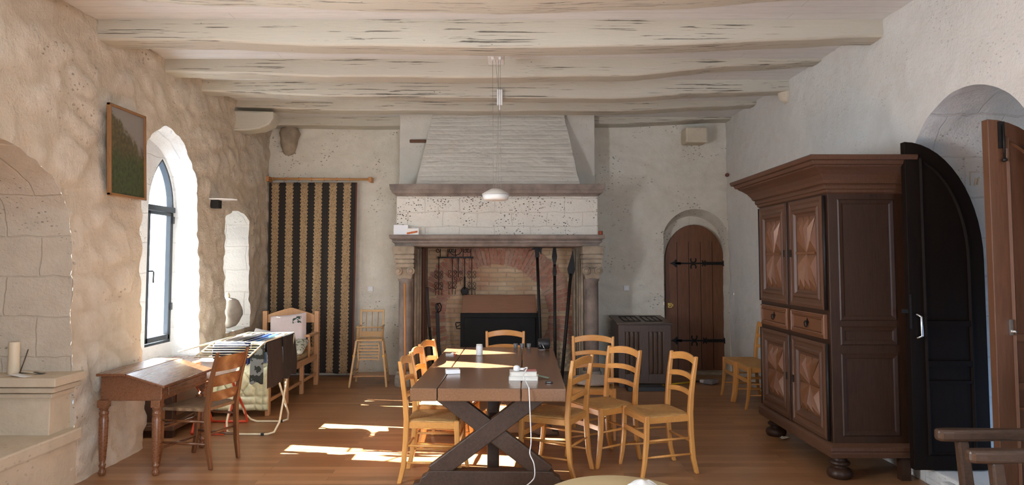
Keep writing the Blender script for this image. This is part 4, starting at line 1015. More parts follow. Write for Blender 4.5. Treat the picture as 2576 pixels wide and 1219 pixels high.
k = tz(1381, 963); mb = MB(); mb.box((-.027,-.011,0),(.027,.011,.012)); r_ = empty('usb_stick', (k.x, k.y, TZ+.001), R(-4), 'small black stick lying near the right front corner of the table', 'usb stick'); mb.build('body', M['black'], r_, bevel=.004)
mb = MB(); mb.box((-.014,-.0112,.004),(.012,-.0108,.008)); mb.build('marking', M['steel'], r_)
# charger and its cable
bt = TZ+.0583; p0 = V((c.x-.05, c.y+.075, bt))
r_ = empty('charger', p0, label='white plug with a long white cable hanging from the books down to the floor', cat='charger')
mb = MB(); mb.lathe([(.020,0),(.024,.008),(.024,.022),(.018,.034),(.008,.038)], (0,0,0), 18); mb.box((.01,-.008,.006),(.05,.008,.02)); mb.build('plug', M['plastic'], r_, bevel=.002)
ye = 5.75-1.105
edge = onz(1329, 972, TZ+.006)
raw = [p0+V((.045,0,.013)), p0+V((.075,-.01,.022)), V((onz(1318,952,TZ+.03).x, c.y-.02, TZ+.040)), V((edge.x, ye+.03, TZ+.008)), V((edge.x+.004, ye-.022, TZ-.012)), at(1334,1050,ye-.03), at(1336,1110,ye-.03), at(1333,1140,ye-.03), at(1343,1165,ye-.04), at(1345,1195,ye-.05), at(1335,1212,ye-.07), onz(1300,1240,.006), onz(1280,1275,.006)]
# smooth
def smooth(pts, n=6):
    out = []
    for i in range(len(pts)-1):
        p0_, p1, p2, p3 = pts[max(i-1,0)], pts[i], pts[i+1], pts[min(i+2,len(pts)-1)]
        for k in range(n):
            t = k/n; out.append(.5*((2*p1)+(p2-p0_)*t+(2*p0_-5*p1+4*p2-p3)*t*t+(-p0_+3*p1-3*p2+p3)*t**3))
    return out+[pts[-1]]
mb = MB(); mb.tube([q-p0 for q in smooth(raw)], .0037, 8); mb.build('cable', M['plastic'], r_)

# ---------------------------------------------------------------- pendant lamp and its ceiling brackets
PL = at(1247, 503, 5.95); r_ = empty('pendant_lamp', (PL.x, PL.y, PL.z), label='white shallow pendant lamp hanging on thin cords above the table', cat='lamp')
mb = MB(); mb.lathe([(.117,.047),(.119,.053),(.046,.094),(.040,.097)], (0,0,0), 32); mb.build('shade', plain('lamp_shade_white', (.55,.52,.46), .35, 0, .02), r_)
mb = MB(); mb.lathe([(.02,-.004),(.094,.0),(.104,.006),(.116,.045)], (0,0,0), 28); mb.build('diffuser', M['white'], r_)
top = at(1249, 150, 6.15)-PL
mb = MB()
for dx, t in ((-.02,V((-.035,.0,.0))),(.02,V((.02,0,0))),(.045,V((.035,0,0)))): mb.tube([V((dx,0,.095)), top+t], .0016, 5)
mb.tube([V((.0,0,.08)), V((.01,0,.35)), top+V((.02,0,-.3)), top+V((-.01,0,0))], .0016, 5)
mb.build('cord', M['greystone'], r_)
c = at(1249, 120, 6.15); zz = zc(6.15)
mb = MB(); mb.box((c.x-.075, 6.02, top.z+PL.z+.0), (c.x+.07, 6.32, zz+.02)); mb.box((c.x-.045, 6.05, top.z+PL.z-.025), (c.x-.02, 6.1, top.z+PL.z)); mb.box((c.x+.02, 6.05, top.z+PL.z-.025), (c.x+.045, 6.1, top.z+PL.z)); mb.build('ceiling_bracket', M['white'], r_, bevel=.006).location = -PL
c = at(1257, 245, 7.44); mb = MB(); mb.box((-.03,-.015,-.085),(.03,.025,.085)); mb.tube([(.0,-.01,-.085),(0,-.01,-.14)], .008); o = mb.build('cord_clip', M['white'], loc=(c.x, 7.435, c.z), bevel=.004); tag(o, 'small white cord fixing on the face of a ceiling beam', 'fixing')
# ---------------------------------------------------------------- left side: painting, wall light, alcove things
n1, n2 = 5.47, 6.02
def picture():
    z0, z1 = 2.12, 2.86; yc = (n1+n2)/2; W = n2-n1; Hh = z1-z0
    xb = xl(yc, z0)+.045; r_ = empty('painting', (xb, yc, z0), 0, 'dark green landscape painting in a thin wooden frame high on the left wall', 'painting')
    r_.rotation_euler = (0, R(-2.0), 0)
    mb = MB(); mb.box((.004,-W/2+.02,.02),(.016,W/2-.02,Hh-.02))
    t = NT('painted_landscape'); g = t.co('Generated'); c3 = t.sep(g); n = t.noise(t.mapped((1,3,4), 'Generated'), 2.2, 6, .7, .5); n2_ = t.noise(t.mapped((1,9,9), 'Generated'), 2, 5, .7)
    rock = t.ramp(n2_, [(.3,(.035,.03,.014)),(.55,(.10,.085,.035)),(.75,(.20,.13,.06))]); green = t.ramp(n2_, [(.3,(.012,.022,.012)),(.7,(.085,.11,.03))])
    h = t.math('ADD', c3[2], t.math('MULTIPLY', t.math('SUBTRACT', n, .5), .45)); c = t.mix(t.ramp(h, [(.40,0),(.55,1)]), green, rock)
    sky = t.math('ADD', h, t.math('MULTIPLY', c3[1], .42)); c = t.mix(t.ramp(sky, [(1.02,0) if False else (.92,0),(1.0,1)]), c, (.25,.23,.21))
    cn = mb.build('canvas', t.fin(c, .45), r_)
    mb = MB(); w_ = .022
    for a in ((0,-W/2,0,.03,-W/2+w_,Hh),(0,W/2-w_,0,.03,W/2,Hh),(0,-W/2,0,.03,W/2,w_),(0,-W/2,Hh-w_,.03,W/2,Hh)): mb.box(a[:3], a[3:])
    mb.build('frame', wood('gilt_brown_frame', (.20,.09,.03), (.38,.19,.07), GZ, .4, 2), r_, bevel=.004)
picture()
c = at(570, 508, 7.75); xw = xl(7.75, c.z)
r_ = empty('wall_light', (xw+.03, 7.75, c.z), label='small shelf-like wall light on the left wall beside the tall window', cat='lamp')
mb = MB(); mb.box((-.04,-.05,-.07),(.05,.05,.02)); mb.build('bracket', M['iron'], r_, bevel=.004)
mb = MB(); mb.prism([(-.03,-.11),(.12,-.10),(.22,-.04),(.24,.0),(.22,.04),(.12,.10),(-.03,.11)], .022, .034); mb.build('plate', M['white'], r_, bevel=.003)
c = at(4, 328, 4.22); mb = MB(); mb.sweep([(-.1,0,.03),(.03,0,.0),(.075,0,-.005)], (0,1,0), (0,0,1), [.03,.05,.012], [.06,.07,.01]); mb.tube([(-.05,0,-.0),(.02,0,-.05),(.045,0,-.02)], .01)
o = mb.build('iron_hook', M['iron'], loc=(xl(4.22, c.z)+.01, 4.22, c.z)); tag(o, 'black iron hook on the left wall at the edge of the picture', 'hook')
c = at(1837, 441, 9.8); mb = MB(); mb.blob((0,0,0), (.03,.04,.028), 10, 8); o = mb.build('wall_peg', plain('red_brown_knob', (.16,.05,.03), .4), loc=(3.045, 9.75, c.z)); tag(o, 'small red-brown knob high on the right wall near the back corner', 'knob')
LZ = .806
c = onz(19, 941, LZ); mb = MB(); mb.lathe([(.036,0),(.037,.005),(.035,.20),(.034,.22),(.03,.224),(.01,.22)], (0,0,0), 20); o = mb.build('candle', plain('ivory_wax', (.72,.62,.46), .5, 0, .04), loc=(c.x+.02, c.y+.03, LZ)); tag(o, 'thick ivory candle standing on the stone ledge of the alcove', 'candle'); CN = o.location.copy()
a = V((CN.x+.05, c.y+.02, LZ+.003)); b = at(71, 878, 5.0); mb = MB(); d = b-a; mb.tube([(0,0,0), d*.6+V((0,0,-.004)), d], .0035, 6); o = mb.build('twig', M['trestle'], loc=a); tag(o, 'thin dark twig leaning against the alcove wall', 'twig')
for k, (px, py, s, rz, mt, lb) in enumerate(((70,935,(.10,.055),R(8),M['paleslab'],'pale folded paper lying at the back of the stone ledge'),(50,946,(.075,.035),R(-12),M['white'],'white sheet with dark marks lying on the front of the stone ledge'),(100,940,(.035,.022),R(20),M['black'],'small dark card lying on the stone ledge'))):
    c = onz(px, py, LZ); mb = MB(); mb.grid(lambda a, b: V(((a-.5)*2*s[0], (b-.5)*2*s[1], .003+.006*sin(a*4+k))), 8, 3); o = mb.build('paper_sheet', mt, loc=(c.x, min(c.y, 5.02), LZ+.001+.003*k), rz=rz, thick=.0012); tag(o, lb, 'paper')

# ---------------------------------------------------------------- writing desk
DX, DY = -3.09, 5.27; DW = .84; DD = .46   # depth along +x, width along +y
dk = empty('writing_desk', (DX, DY, 0), 0, 'brown sloping-lid writing desk with turned legs against the left wall', 'desk')
prof = [(-.0,.55),(DD,.55),(DD,.655),(.19,.735),(-.0,.735)]
mb = MB(); mb.prism([(x+.0, z) for x, z in prof], -(DW-.03), -.03, Matrix.Rotation(R(90), 4, 'X')); mb.build('body', M['desk'], dk, bevel=.004)
mb = MB(); mb.box((-.02,-.005,.737),(.20,DW+.005,.757)); mb.build('back_ledge', M['desk'], dk, bevel=.004)
s_ = (.655-.735)/(DD-.19)
mb = MB(); x1 = DD+.035; mb.prism([(.203,.734),(x1,.734+s_*(x1-.203)),(x1,.754+s_*(x1-.203)),(.203,.754)], -(DW+.005), .005, Matrix.Rotation(R(90), 4, 'X')); mb.build('lid', M['desk'], dk, bevel=.004)
mb = MB(); mb.box((DD,.12,.575),(DD+.012,DW-.12,.64)); mb.build('drawer', M['desk'], dk, bevel=.003)
tl = [(.018,0),(.024,.01),(.026,.03),(.018,.05),(.022,.065),(.026,.075),(.018,.09),(.024,.12),(.031,.25),(.034,.42),(.028,.44),(.034,.455),(.034,.47),(.026,.48),(.036,.50),(.036,.51)]
for x in (.03, DD-.03):
    for y in (.03, DW-.03):
        mb = MB(); mb.lathe(tl, (x, y, 0), 18); mb.box((x-.034,y-.034,.505),(x+.034,y+.034,.56 if x > .1 else .56)); mb.build('leg', M['desk'], dk, bevel=.003)

# dark ladder-back chair at the desk
r_ = empty('ladder_back_chair', (-2.49, 5.66, 0), R(-105), 'dark brown wide-slatted chair with a worn rush seat at the writing desk', 'chair')
seat_mesh(.44, .36, .39, .475, .035, .02).build('seat', M['rush_old'], r_)
X, Y = V((1,0,0)), V((0,1,0))
for s in (-1, 1):
    mb = MB(); mb.sweep([(s*.165,.235,0),(s*.17,.21,.15),(s*.172,.195,.45),(s*.178,.225,.65),(s*.185,.29,.90)], X, Y, [.026,.034,.036,.034,.024], [.03,.038,.042,.036,.024]); mb.build('back_post', M['dark_z'], r_, bevel=.008)
for s in (-1, 1):
    mb = MB(); mb.sweep([(s*.205,-.225,0),(s*.205,-.20,.15),(s*.205,-.19,.485)], X, Y, [.03,.036,.036], [.032,.038,.036]); mb.build('leg', M['dark_z'], r_, bevel=.008)
for z, h, y in ((.80,.115,.262),(.665,.085,.225),(.545,.075,.205)):
    mb = MB(); n = 14; vs = []
    for i in range(n+1):
        a = -1+2*i/n; x = a*.175; bow = .045*(1-a*a); up = .012*(1-a*a); tilt = .03*h/.1
        vs += [(x, y+bow-.008-tilt/2, z-h/2+up*.3), (x, y+bow+.006-tilt/2, z-h/2+up*.3), (x, y+bow+.006+tilt/2, z+h/2+up), (x, y+bow-.008+tilt/2, z+h/2+up)]
    mb.add(vs, [(i*4+j, i*4+(j+1)%4, (i+1)*4+(j+1)%4, (i+1)*4+j) for i in range(n) for j in range(4)]+[(3,2,1,0),(n*4,n*4+1,n*4+2,n*4+3)], True); mb.build('back_slat', M['dark_x'], r_, bevel=.003)
for p, q in (((-.205,-.195,.30),(.205,-.195,.30)),((-.205,-.205,.14),(.205,-.205,.14)),((-.17,.20,.26),(.17,.20,.26)),((-.205,-.195,.36),(-.17,.20,.36)),((-.205,-.20,.19),(-.17,.21,.19)),((.205,-.195,.36),(.17,.20,.36)),((.205,-.20,.19),(.17,.21,.19))):
    mb = MB(); mb.tube([p, (V(p)+V(q))/2, q], .01, 8, radii=[.008,.013,.008]); mb.build('stretcher', M['dark_z'], r_)

# low dark chest in the window bay
ch = empty('low_chest', (-3.5, 6.40, 0), 0, 'low dark wooden chest with moulded base standing in the window bay behind the desk', 'chest')
mb = MB(); mb.box((0,0,.10),(.43,.88,.585)); mb.build('body', M['walnut'], ch, bevel=.004)
mb = MB(); mb.box((-.0,-.02,.587),(.46,.90,.615)); mb.build('lid', M['desk'], ch, bevel=.006)
mb = MB(); mb.box((0,-.03,.07),(.455,.91,.115)); mb.box((0,-.018,.116),(.445,.898,.14)); mb.build('base_moulding', M['walnut_l'], ch, bevel=.008)
for y in (.0, .82):
    for x in (.37, .02): mb = MB(); mb.box((x,y,0),(x+.06,y+.06,.07)); mb.build('foot', M['walnut'], ch)
mb = MB(); mb.box((.431,.06,.19),(.44,.82,.53)); mb.build('front_panel', M['walnut_l'], ch, bevel=.004)

# laundry tub on a red folding stand
tb = empty('laundry_tub', (-2.79, 6.75, .50), label='white plastic tub with handle holes standing on a red stand by the window', cat='tub')
mb = MB(); prof = [(.10,.0),(.16,.005),(.185,.06),(.20,.16),(.215,.165),(.215,.172),(.19,.17),(.175,.06),(.15,.015),(.05,.012)]; mb.lathe(prof, (0,0,0), 28, sx=.82, sy=1.15); mb.build('tub', M['plastic'], tb)
rs = empty('folding_stand', (-2.79, 6.75, 0), label='red tubular folding stand under the white tub', cat='stand')
for s in (-1, 1):
    mb = MB(); mb.tube(smooth([V((s*.15,-.25,.012)), V((s*.15,-.15,.16)), V((s*.15,.10,.42)), V((s*.15,.14,.496))], 5), .012, 8); mb.build('leg', M['red'], rs)
    mb = MB(); mb.tube(smooth([V((s*.175,.25,.012)), V((s*.175,.15,.16)), V((s*.175,-.10,.42)), V((s*.175,-.14,.496))], 5), .012, 8); mb.build('leg', M['red'], rs)
for y, x in ((-.25,.15),(.25,.175)): mb = MB(); mb.tube([(-x,y,.014),(x,y,.014)], .012); mb.build('foot_bar', M['red'], rs)

# ---------------------------------------------------------------- drying rack and laundry
RX0, RX1, RY0, RY1, RZ = -2.62, -2.17, 6.18, 7.0, .885
dr = empty('drying_rack', (-2.4, 6.6, 0), label='cream wire clothes drying rack loaded with laundry beside the window', cat='drying rack'); o_ = V((-2.4, 6.6, 0))
q = lambda x, y, z: V((x, y, z))-o_
mb = MB(); mb.tube([q(RX0,RY0,RZ), q(RX1,RY0,RZ), q(RX1,RY1,RZ), q(RX0,RY1,RZ)], .008, 8, closed=True); mb.build('top_frame', M['cream_tube'], dr)
mb = MB()
for k in range(1, 7): x = RX0+(RX1-RX0)*k/7; mb.tube([q(x,RY0,RZ), q(x,RY1,RZ)], .0035, 6)
mb.build('wires', M['cream_tube'], dr)
WN = [q(RX0,RY0,RZ), q(RX0-.02,5.86,.80), q(RX1-.02,5.86,.80), q(RX1,RY0,RZ)]
mb = MB(); mb.tube(WN, .007, 8)
for k in range(1, 6):
    y = 5.86+(RY0-5.86)*k/6; z = .80+(RZ-.80)*k/6; mb.tube([q(RX0-.01,y,z), q(RX1-.01,y,z)], .0032, 6)
mb.build('wing', M['cream_tube'], dr)
mb = MB(); far = [q(RX0,RY0+.1,RZ), q(-2.95,RY0+.05,.80), q(-2.95,RY1-.1,.80), q(RX0,RY1-.1,RZ)]; mb.tube(far, .007)
for k in range(1, 4): x = RX0-(.33)*k/4; z = RZ-(RZ-.8)*k/4; mb.tube([q(x,RY0+.08,z), q(x,RY1-.1,z)], .0032, 6)
mb.build('wing', M['cream_tube'], dr)
def uleg(ytop, ybot, xa, xb):
    pts = [q(xa,ytop,RZ-.01), q(xa,ybot+(ytop-ybot)*.12,.11), q(xa+.03,ybot,.03), q(xa+.09,ybot,.010), q(xb-.09,ybot,.010), q(xb-.03,ybot,.03), q(xb,ybot+(ytop-ybot)*.12,.11), q(xb,ytop,RZ-.01)]
    mb = MB(); mb.tube(pts, .0095, 10); return mb.build('leg_frame', M['cream_tube'], dr)
uleg(RY0+.12, 7.02, -2.62, -2.19); uleg(RY1-.05, 6.50, -2.64, -2.15)
mb = MB()
for y in (6.5, 7.02): mb.box(q(-2.30,y-.013,.0), q(-2.27,y+.013,.022))
mb.build('foot_cap', M['black'], dr)
def cloth(name, color, x0, x1, y0, y1, drop_l, drop_r, axis, z, label, seed, pattern=None, wav=.015):
    """cloth folded over a wire: axis 'y' = wire along y, hangs left and right of it; axis 'x' = wire along x, hangs near and far"""
    t = NT(name+'_cloth_'+str(seed)); n = t.noise(t.co(), 70, 4)
    base = [max(0, c*(.85)) for c in color]; c = t.ramp(n, [(.3, base), (.7, color)])
    if pattern: c = t.mix(t.ramp(t.noise(t.co(), 14, 2), [(.5,0),(.53,1)], 'LINEAR'), c, pattern)
    m_ = t.fin(c, .85, t.bump(n, .3, .003)); mb = MB()
    def fn(a, b):
        tot = drop_l+drop_r; s = b*tot-drop_l; rr = .006
        if axis == 'y':
            xc = x0; y = y0+(y1-y0)*a; k = abs(s)
            off = (rr+.012*min(1, k*6))*(1 if s > 0 else -1)*min(1, k/.02)+wav*vnoise((y*9, s*2, seed))*min(1, k*8)
            return V((xc+off, y+.02*vnoise((s*3, seed, 1))*min(1,k*5), z-k+.004+.010*sin(a*9+seed)*min(1, k*4)))
        yc = y0; x = x0+(x1-x0)*a; k = abs(s)
        off = (rr+.012*min(1, k*6))*(1 if s > 0 else -1)*min(1, k/.02)+wav*vnoise((x*9, s*2, seed))*min(1, k*8)
        return V((x, yc+off, z-k+.004+.010*sin(a*9+seed)*min(1, k*4)))
    mb.grid(fn, 26, 26); c0 = V(((x0+x1)/2, (y0+y1)/2, z)); mb.v = [p-c0 for p in mb.v]
    o = mb.build(name, m_, loc=c0, thick=.004); return tag(o, label, 'garment', 'laundry on the drying rack')
cloth('trousers', (.022,.016,.018), RX1+.004, 0, 6.20, 6.60, .10, .42, 'y', RZ, 'brownish-black garment hanging over the right side of the drying rack, nearer the viewer', 1, wav=.035)
cloth('trousers', (.012,.012,.015), RX1+.010, 0, 6.61, 6.98, .10, .40, 'y', RZ+.002, 'black garment hanging over the right side of the drying rack, farther from the viewer', 2, wav=.035)
cloth('camouflage_shirt', (.018,.022,.016), RX1-.12, RX1-.005, RY0-.0, 0, .36, .15, 'x', RZ+.001, 'camouflage patterned garment hanging at the near right corner of the drying rack', 3, (.16,.17,.155), .03)
cloth('jeans', (.012,.014,.030), RX0+.03, RX1-.10, 6.10, 0, .10, .12, 'x', .870, 'dark navy garment folded over the near wing of the drying rack', 4, wav=.02)
cloth('shirt', (.36,.40,.50), RX0+.02, RX0+.28, 6.17, 0, .05, .10, 'x', RZ+.004, 'pale grey-blue shirt bunched at the near left of the drying rack', 5, wav=.03)
W7 = (RX1-RX0)/7
for k, (nm, col, lb) in enumerate((('towel', (.62,.52,.52), 'pale pinkish towel on the leftmost wire of the drying rack'), ('towel', (.30,.32,.36), 'grey garment on a left wire of the drying rack'), ('shirt', (.02,.022,.03), 'near-black garment on a middle wire of the drying rack'),
      ('shirt', (.03,.06,.22), 'blue garment on the wire right of the near-black one'), ('shirt', (.05,.20,.50), 'bright blue garment on the drying rack'), ('towel', (.45,.55,.70), 'pale blue garment next to the black trousers'))):
    cloth(nm, col, RX0+W7*(k+1), 0, 6.25+.05*(k % 3), 6.90, .22, .22, 'y', RZ+.001, lb, 10+k, wav=.012)

# ---------------------------------------------------------------- daybed with cushions and quilt
bd = empty('daybed', (-2.86, 8.3, 0), label='waxed pine daybed with an arched headboard in the back left corner', cat='bed'); o_ = V((-2.86, 8.3, 0)); q = lambda x, y, z: V((x, y, z))-o_
bx0, bx1 = -3.22, -2.51
for x in (bx0+.02, bx1-.02):
    mb = MB(); mb.box(q(x-.03,9.10,0), q(x+.03,9.17,.95)); mb.build('post', M['bed'], bd, bevel=.006)
n = 10; poly = [(bx0+.05,.80),(bx1-.05,.80)]+[(bx1-.05-(bx1-bx0-.1)*i/n, .90+.095*(1-abs(1-2*i/n))**.85) for i in range(n+1)]
mb = MB(); mb.prism([(x-o_.x, z) for x, z in poly], -.015, .015, Matrix.Translation((0, 9.13-o_.y, 0)) @ Matrix.Rotation(R(90), 4, 'X')); mb.build('headboard', M['bed'], bd, bevel=.005)
mb = MB(); mb.box(q(bx0+.05,9.12,.42), q(bx1-.05,9.145,.48)); mb.build('headboard_rail', M['bed'], bd, bevel=.004)
for x, nm in ((bx1-.02,'arm'),(bx0+.02,'arm')):
    mb = MB(); mb.box(q(x-.035,8.70,.655), q(x+.035,9.10,.685)); a_ = mb.build(nm, M['bed'], bd, bevel=.01)
    mb = MB(); mb.lathe([(.014,.40),(.018,.46),(.022,.54),(.016,.62),(.018,.655)], (x-o_.x, 8.78-o_.y, 0), 12); mb.build('arm_post', M['bed'], a_)
for x in (bx1-.02, bx0+.02):
    mb = MB(); mb.box(q(x-.018,7.30,.33), q(x+.018,9.10,.40)); mb.build('side_rail', M['bed'], bd, bevel=.006)
    mb = MB(); mb.box(q(x-.012,7.32,.13), q(x+.012,9.10,.165)); mb.build('stretcher', M['bed'], bd, bevel=.004)
    for y in (7.33, 7.92, 8.50):
        mb = MB(); mb.box(q(x-.022,y-.03,0), q(x+.022,y+.03,.375)); mb.build('leg', M['bed'], bd, bevel=.006)
mb = MB(); mb.box(q(bx0+.04,7.30,.33), q(bx1-.04,7.335,.40)); mb.build('end_rail', M['bed'], bd, bevel=.004)
mb = MB()
for k in range(15): y = 7.36+k*.118; mb.box(q(bx0+.04,y,.375), q(bx1-.04,y+.07,.392))
mb.build('slats', M['bed'], bd)
t = NT('pine_seat_pad'); n_ = t.noise(t.co(), 20, 4); pm = t.fin(t.ramp(n_, [(.3,(.36,.25,.12)),(.7,(.50,.36,.18))]), .85, t.bump(n_, .4, .01))
mb = MB(); mb.box((-.31,-.80,0),(.31,.78,.055)); o = mb.build('seat_mattress', pm, bevel=.02, seg=3, loc=(-2.865, 8.28, .402)); tag(o, 'thin ochre mattress lying on the pine daybed', 'mattress')
def pillow(w, h, t_, mat, loc, rot, name, label, seed=0):
    mb = MB()
    def f(sg):
        def g(a, b):
            u, v = a*2-1, b*2-1; e = (1-u**4)*(1-v**4); k = 1-.05*(1-abs(v))*abs(u)-.0
            z = sg*t_/2*max(0, e)**.45*(1-.12*vnoise((u*2+seed, v*2, sg)))
            pinch = 1-.06*(1-abs(u)) if abs(v) > .98 else 1
            return V((u*w/2*(1-.07*(1-v*v)*1.0*0), z+.006*vnoise((u*4, v*4, seed)), v*h/2*(1-.05*(1-u*u))))
        return g
    mb.grid(f(1), 18, 18); mb.grid(f(-1), 18, 18)
    o = mb.build(name, mat, loc=loc); o.rotation_euler = rot; return tag(o, label, 'cushion', 'cushions on the daybed')
t = NT('pink_cushion_cotton'); c3 = t.sep(t.co()); n_ = t.noise(t.co(), 22, 3)
m1 = t.math('MULTIPLY', t.math('LESS_THAN', t.math('ABSOLUTE', t.math('SUBTRACT', c3[0], .13)), .055), t.math('LESS_THAN', t.math('ABSOLUTE', t.math('SUBTRACT', c3[2], .13)), .045))
m2 = t.math('MULTIPLY', m1, t.ramp(n_, [(.50,0),(.53,1)])); folds = t.noise(t.co(), 6, 4)
pkm = t.fin(t.mix(m2, (.66,.56,.55), (.03,.07,.05)), .85, t.bump(folds, .6, .03))
pillow(.46, .46, .15, pkm, (-2.84, 8.93, .70), (R(-18), R(-6), 0), 'large_cushion', 'large pale pink cushion with a small green embroidery leaning on the headboard')
pillow(.34, .30, .12, plain('white_cotton', (.68,.67,.66), .85, 0, .05), (-3.06, 8.72, .60), (R(-24), R(10), 0), 'small_cushion', 'white cushion corner showing left of the pink cushion', 2)
t = NT('floral_cushion'); n_ = t.noise(t.co(), 24, 3); fl = t.fin(t.ramp(n_, [(.42,(.45,.44,.36)),(.5,(.60,.58,.48)),(.58,(.12,.14,.08))]), .85)
pillow(.40, .34, .12, fl, (-2.72, 8.62, .545), (R(-70), 0, 0), 'floral_cushion', 'flat patterned cushion lying in front of the pink cushion', 4)
# quilt hanging over the foot of the daybed
t = NT('quilted_satin'); n_ = t.noise(t.co(), 26, 4); qm = t.fin(t.ramp(n_, [(.3,(.46,.45,.27)),(.7,(.66,.64,.42))]), .38, t.bump(n_, .25, .008)); mb = MB()
def quilt(a, b):
    W_ = .66; s = b*1.15; x = -2.83+(a-.5)*W_
    if s < .72: y, z = 8.02-s, .475; nn = V((0,0,1))
    else:
        k = s-.72; ang = min(1, k/.07)*pi/2; y = 7.30-.045*sin(ang)*1.0; z = .475-.045*(1-cos(ang))-max(0, k-.07); nn = V((0,-sin(ang),cos(ang)))
    u = (a*W_) ; v = s
    line = lambda t_, w_: max(0, 1-abs(t_)/w_)
    du = min(abs(u-.06), abs(u-W_+.06), abs(u-.13), abs(u-W_+.13)); dv = min(abs(v-1.09), abs(v-1.01))
    dia = abs(((u-.33)*1.5+(v-.75)) % .22-.11); dib = abs(((u-.33)*1.5-(v-.75)) % .22-.11)
    inner = .13 < u < W_-.13 and v < 1.01
    d = min(du, dv, dia if inner else 9, dib if inner else 9); puff = .028*min(1, d/.032)**.55
    edge = min(u, W_-u, 1.15-v); puff *= min(1, edge/.02+.1)
    p = V((x, y, z))+nn*puff+V((.0, .02*vnoise((a*3, b*3, 3)), .006*vnoise((a*7, b*7, 1))))
    return p
mb.grid(quilt, 70, 110); c0 = V((-2.83, 7.6, .4)); mb.v = [p-c0 for p in mb.v]; o = mb.build('quilt', qm, loc=c0, thick=.012); tag(o, 'pale green-yellow satin quilt hanging over the foot end of the daybed', 'quilt')
# ---------------------------------------------------------------- striped curtain and its rod
ry = 9.74; a = at(672, 449, ry); b = at(935, 451, ry)
rd = empty('curtain_rod', a, label='varnished wooden curtain rod with rings on the back wall', cat='curtain rod'); d = b-a
mb = MB(); mb.tube([(0,0,0), d*.5, d], .017, 12); mb.build('rod', M['rod'], rd)
for k, t_ in enumerate((.005, .985)):
    mb = MB(); p = d*t_; mb.box(p+V((-.02,-.02,-.035)), p+V((.02,.17,.035))); mb.build('bracket', M['orange_w'], rd, bevel=.006)
for k in range(7):
    mb = MB(); p = d*(.06+.73*k/6); mb.tube([p+V((0,.024*cos(t), -.003+.024*sin(t))) for t in [2*pi*i/12 for i in range(12)]], .005, 6, closed=True); mb.build('ring', M['orange_w'], rd)
t = NT('striped_woven_cloth'); uvm = t.n.new('ShaderNodeAttribute'); uvm.attribute_name = 'cloth'; c3 = t.sep(uvm.outputs['Vector'])
ph = t.math('FRACT', t.math('ADD', t.math('MULTIPLY', c3[0], 6.1), .92))
edge = t.math('MULTIPLY', t.math('SINE', t.math('MULTIPLY', c3[1], 330)), .035)
tan = t.math('LESS_THAN', t.math('ABSOLUTE', t.math('SUBTRACT', ph, .35)), t.math('ADD', edge, .25))
cb = t.n.new('ShaderNodeCombineXYZ'); t.link(t.math('MULTIPLY', c3[0], 1.2), cb.inputs[0]); t.link(t.math('MULTIPLY', c3[1], 2.5), cb.inputs[1])
mp = t.node('ShaderNodeMapping'); t.link(cb.outputs[0], mp.inputs[0]); mp.inputs['Rotation'].default_value = (0,0,R(35)); mp.inputs['Scale'].default_value = (1, .55, 1)
dots = t.ramp(t.vor(mp.outputs[0], 100), [(.30,1),(.40,0)]); lace = t.mix(dots, (.42,.285,.155), (.13,.085,.05))
sub = t.math('LESS_THAN', t.math('FRACT', t.math('MULTIPLY', c3[0], 48)), .25); darkc = t.mix(t.math('MULTIPLY', sub, .35), (.022,.018,.016), (.07,.05,.035))
c = t.mix(tan, darkc, lace); c = t.mix(t.math('GREATER_THAN', c3[0], .985), c, (.16,.05,.03)); cm = t.fin(c, .9, t.bump(t.noise(t.co(), 160, 2), .2, .002))
NU, NV = 120, 60; mb = MB(); xt0, xt1 = at(678, 460, 9.8).x, at(899, 460, 9.8).x; xb0, xb1 = at(668, 960, 9.7).x, at(886, 962, 9.7).x; zt = at(780, 459, 9.8).z; uvs = []
def cur(a_, b_):
    x = (xt0+(xt1-xt0)*a_)*(1-b_)+(xb0+(xb1-xb0)*a_)*b_; z = zt-(zt-.05)*b_
    y = 9.79-.06*b_+(.008+.022*b_)*sin(a_*19+1.5*sin(b_*2))+.012*b_*sin(a_*43)
    return V((x, y, z))
mb.grid(cur, NU, NV); c0 = cur(.5, 1); mb.v = [p-c0 for p in mb.v]; o = mb.build('striped_curtain', cm, loc=c0, thick=.006)
at_ = o.data.attributes.new('cloth', 'FLOAT_VECTOR', 'POINT')
at_.data.foreach_set('vector', [k for i in range(NU+1) for j in range(NV+1) for k in (i/NU, j/NV, 0)])
tag(o, 'long black and tan striped curtain hanging from the rod on the back wall', 'curtain')

# sockets
for k, (px, py, lb) in enumerate(((931, 726, 'white switch plate on the back wall above the high chair'), (1576, 724, 'white switch plate on the back wall right of the fireplace'))):
    p = at(px, py, 9.86); mb = MB(); mb.box((-.038,-.008,-.036),(.038,.025,.036)); r_ = empty('switch_plate', (p.x, 9.875, p.z), label=lb, cat='switch'); mb.build('plate', M['plastic'], r_, bevel=.004)
    mb = MB(); mb.box((-.022,-.012,-.022),(.022,-.0082,.022)); mb.build('rocker', M['plastic'], r_, bevel=.002)

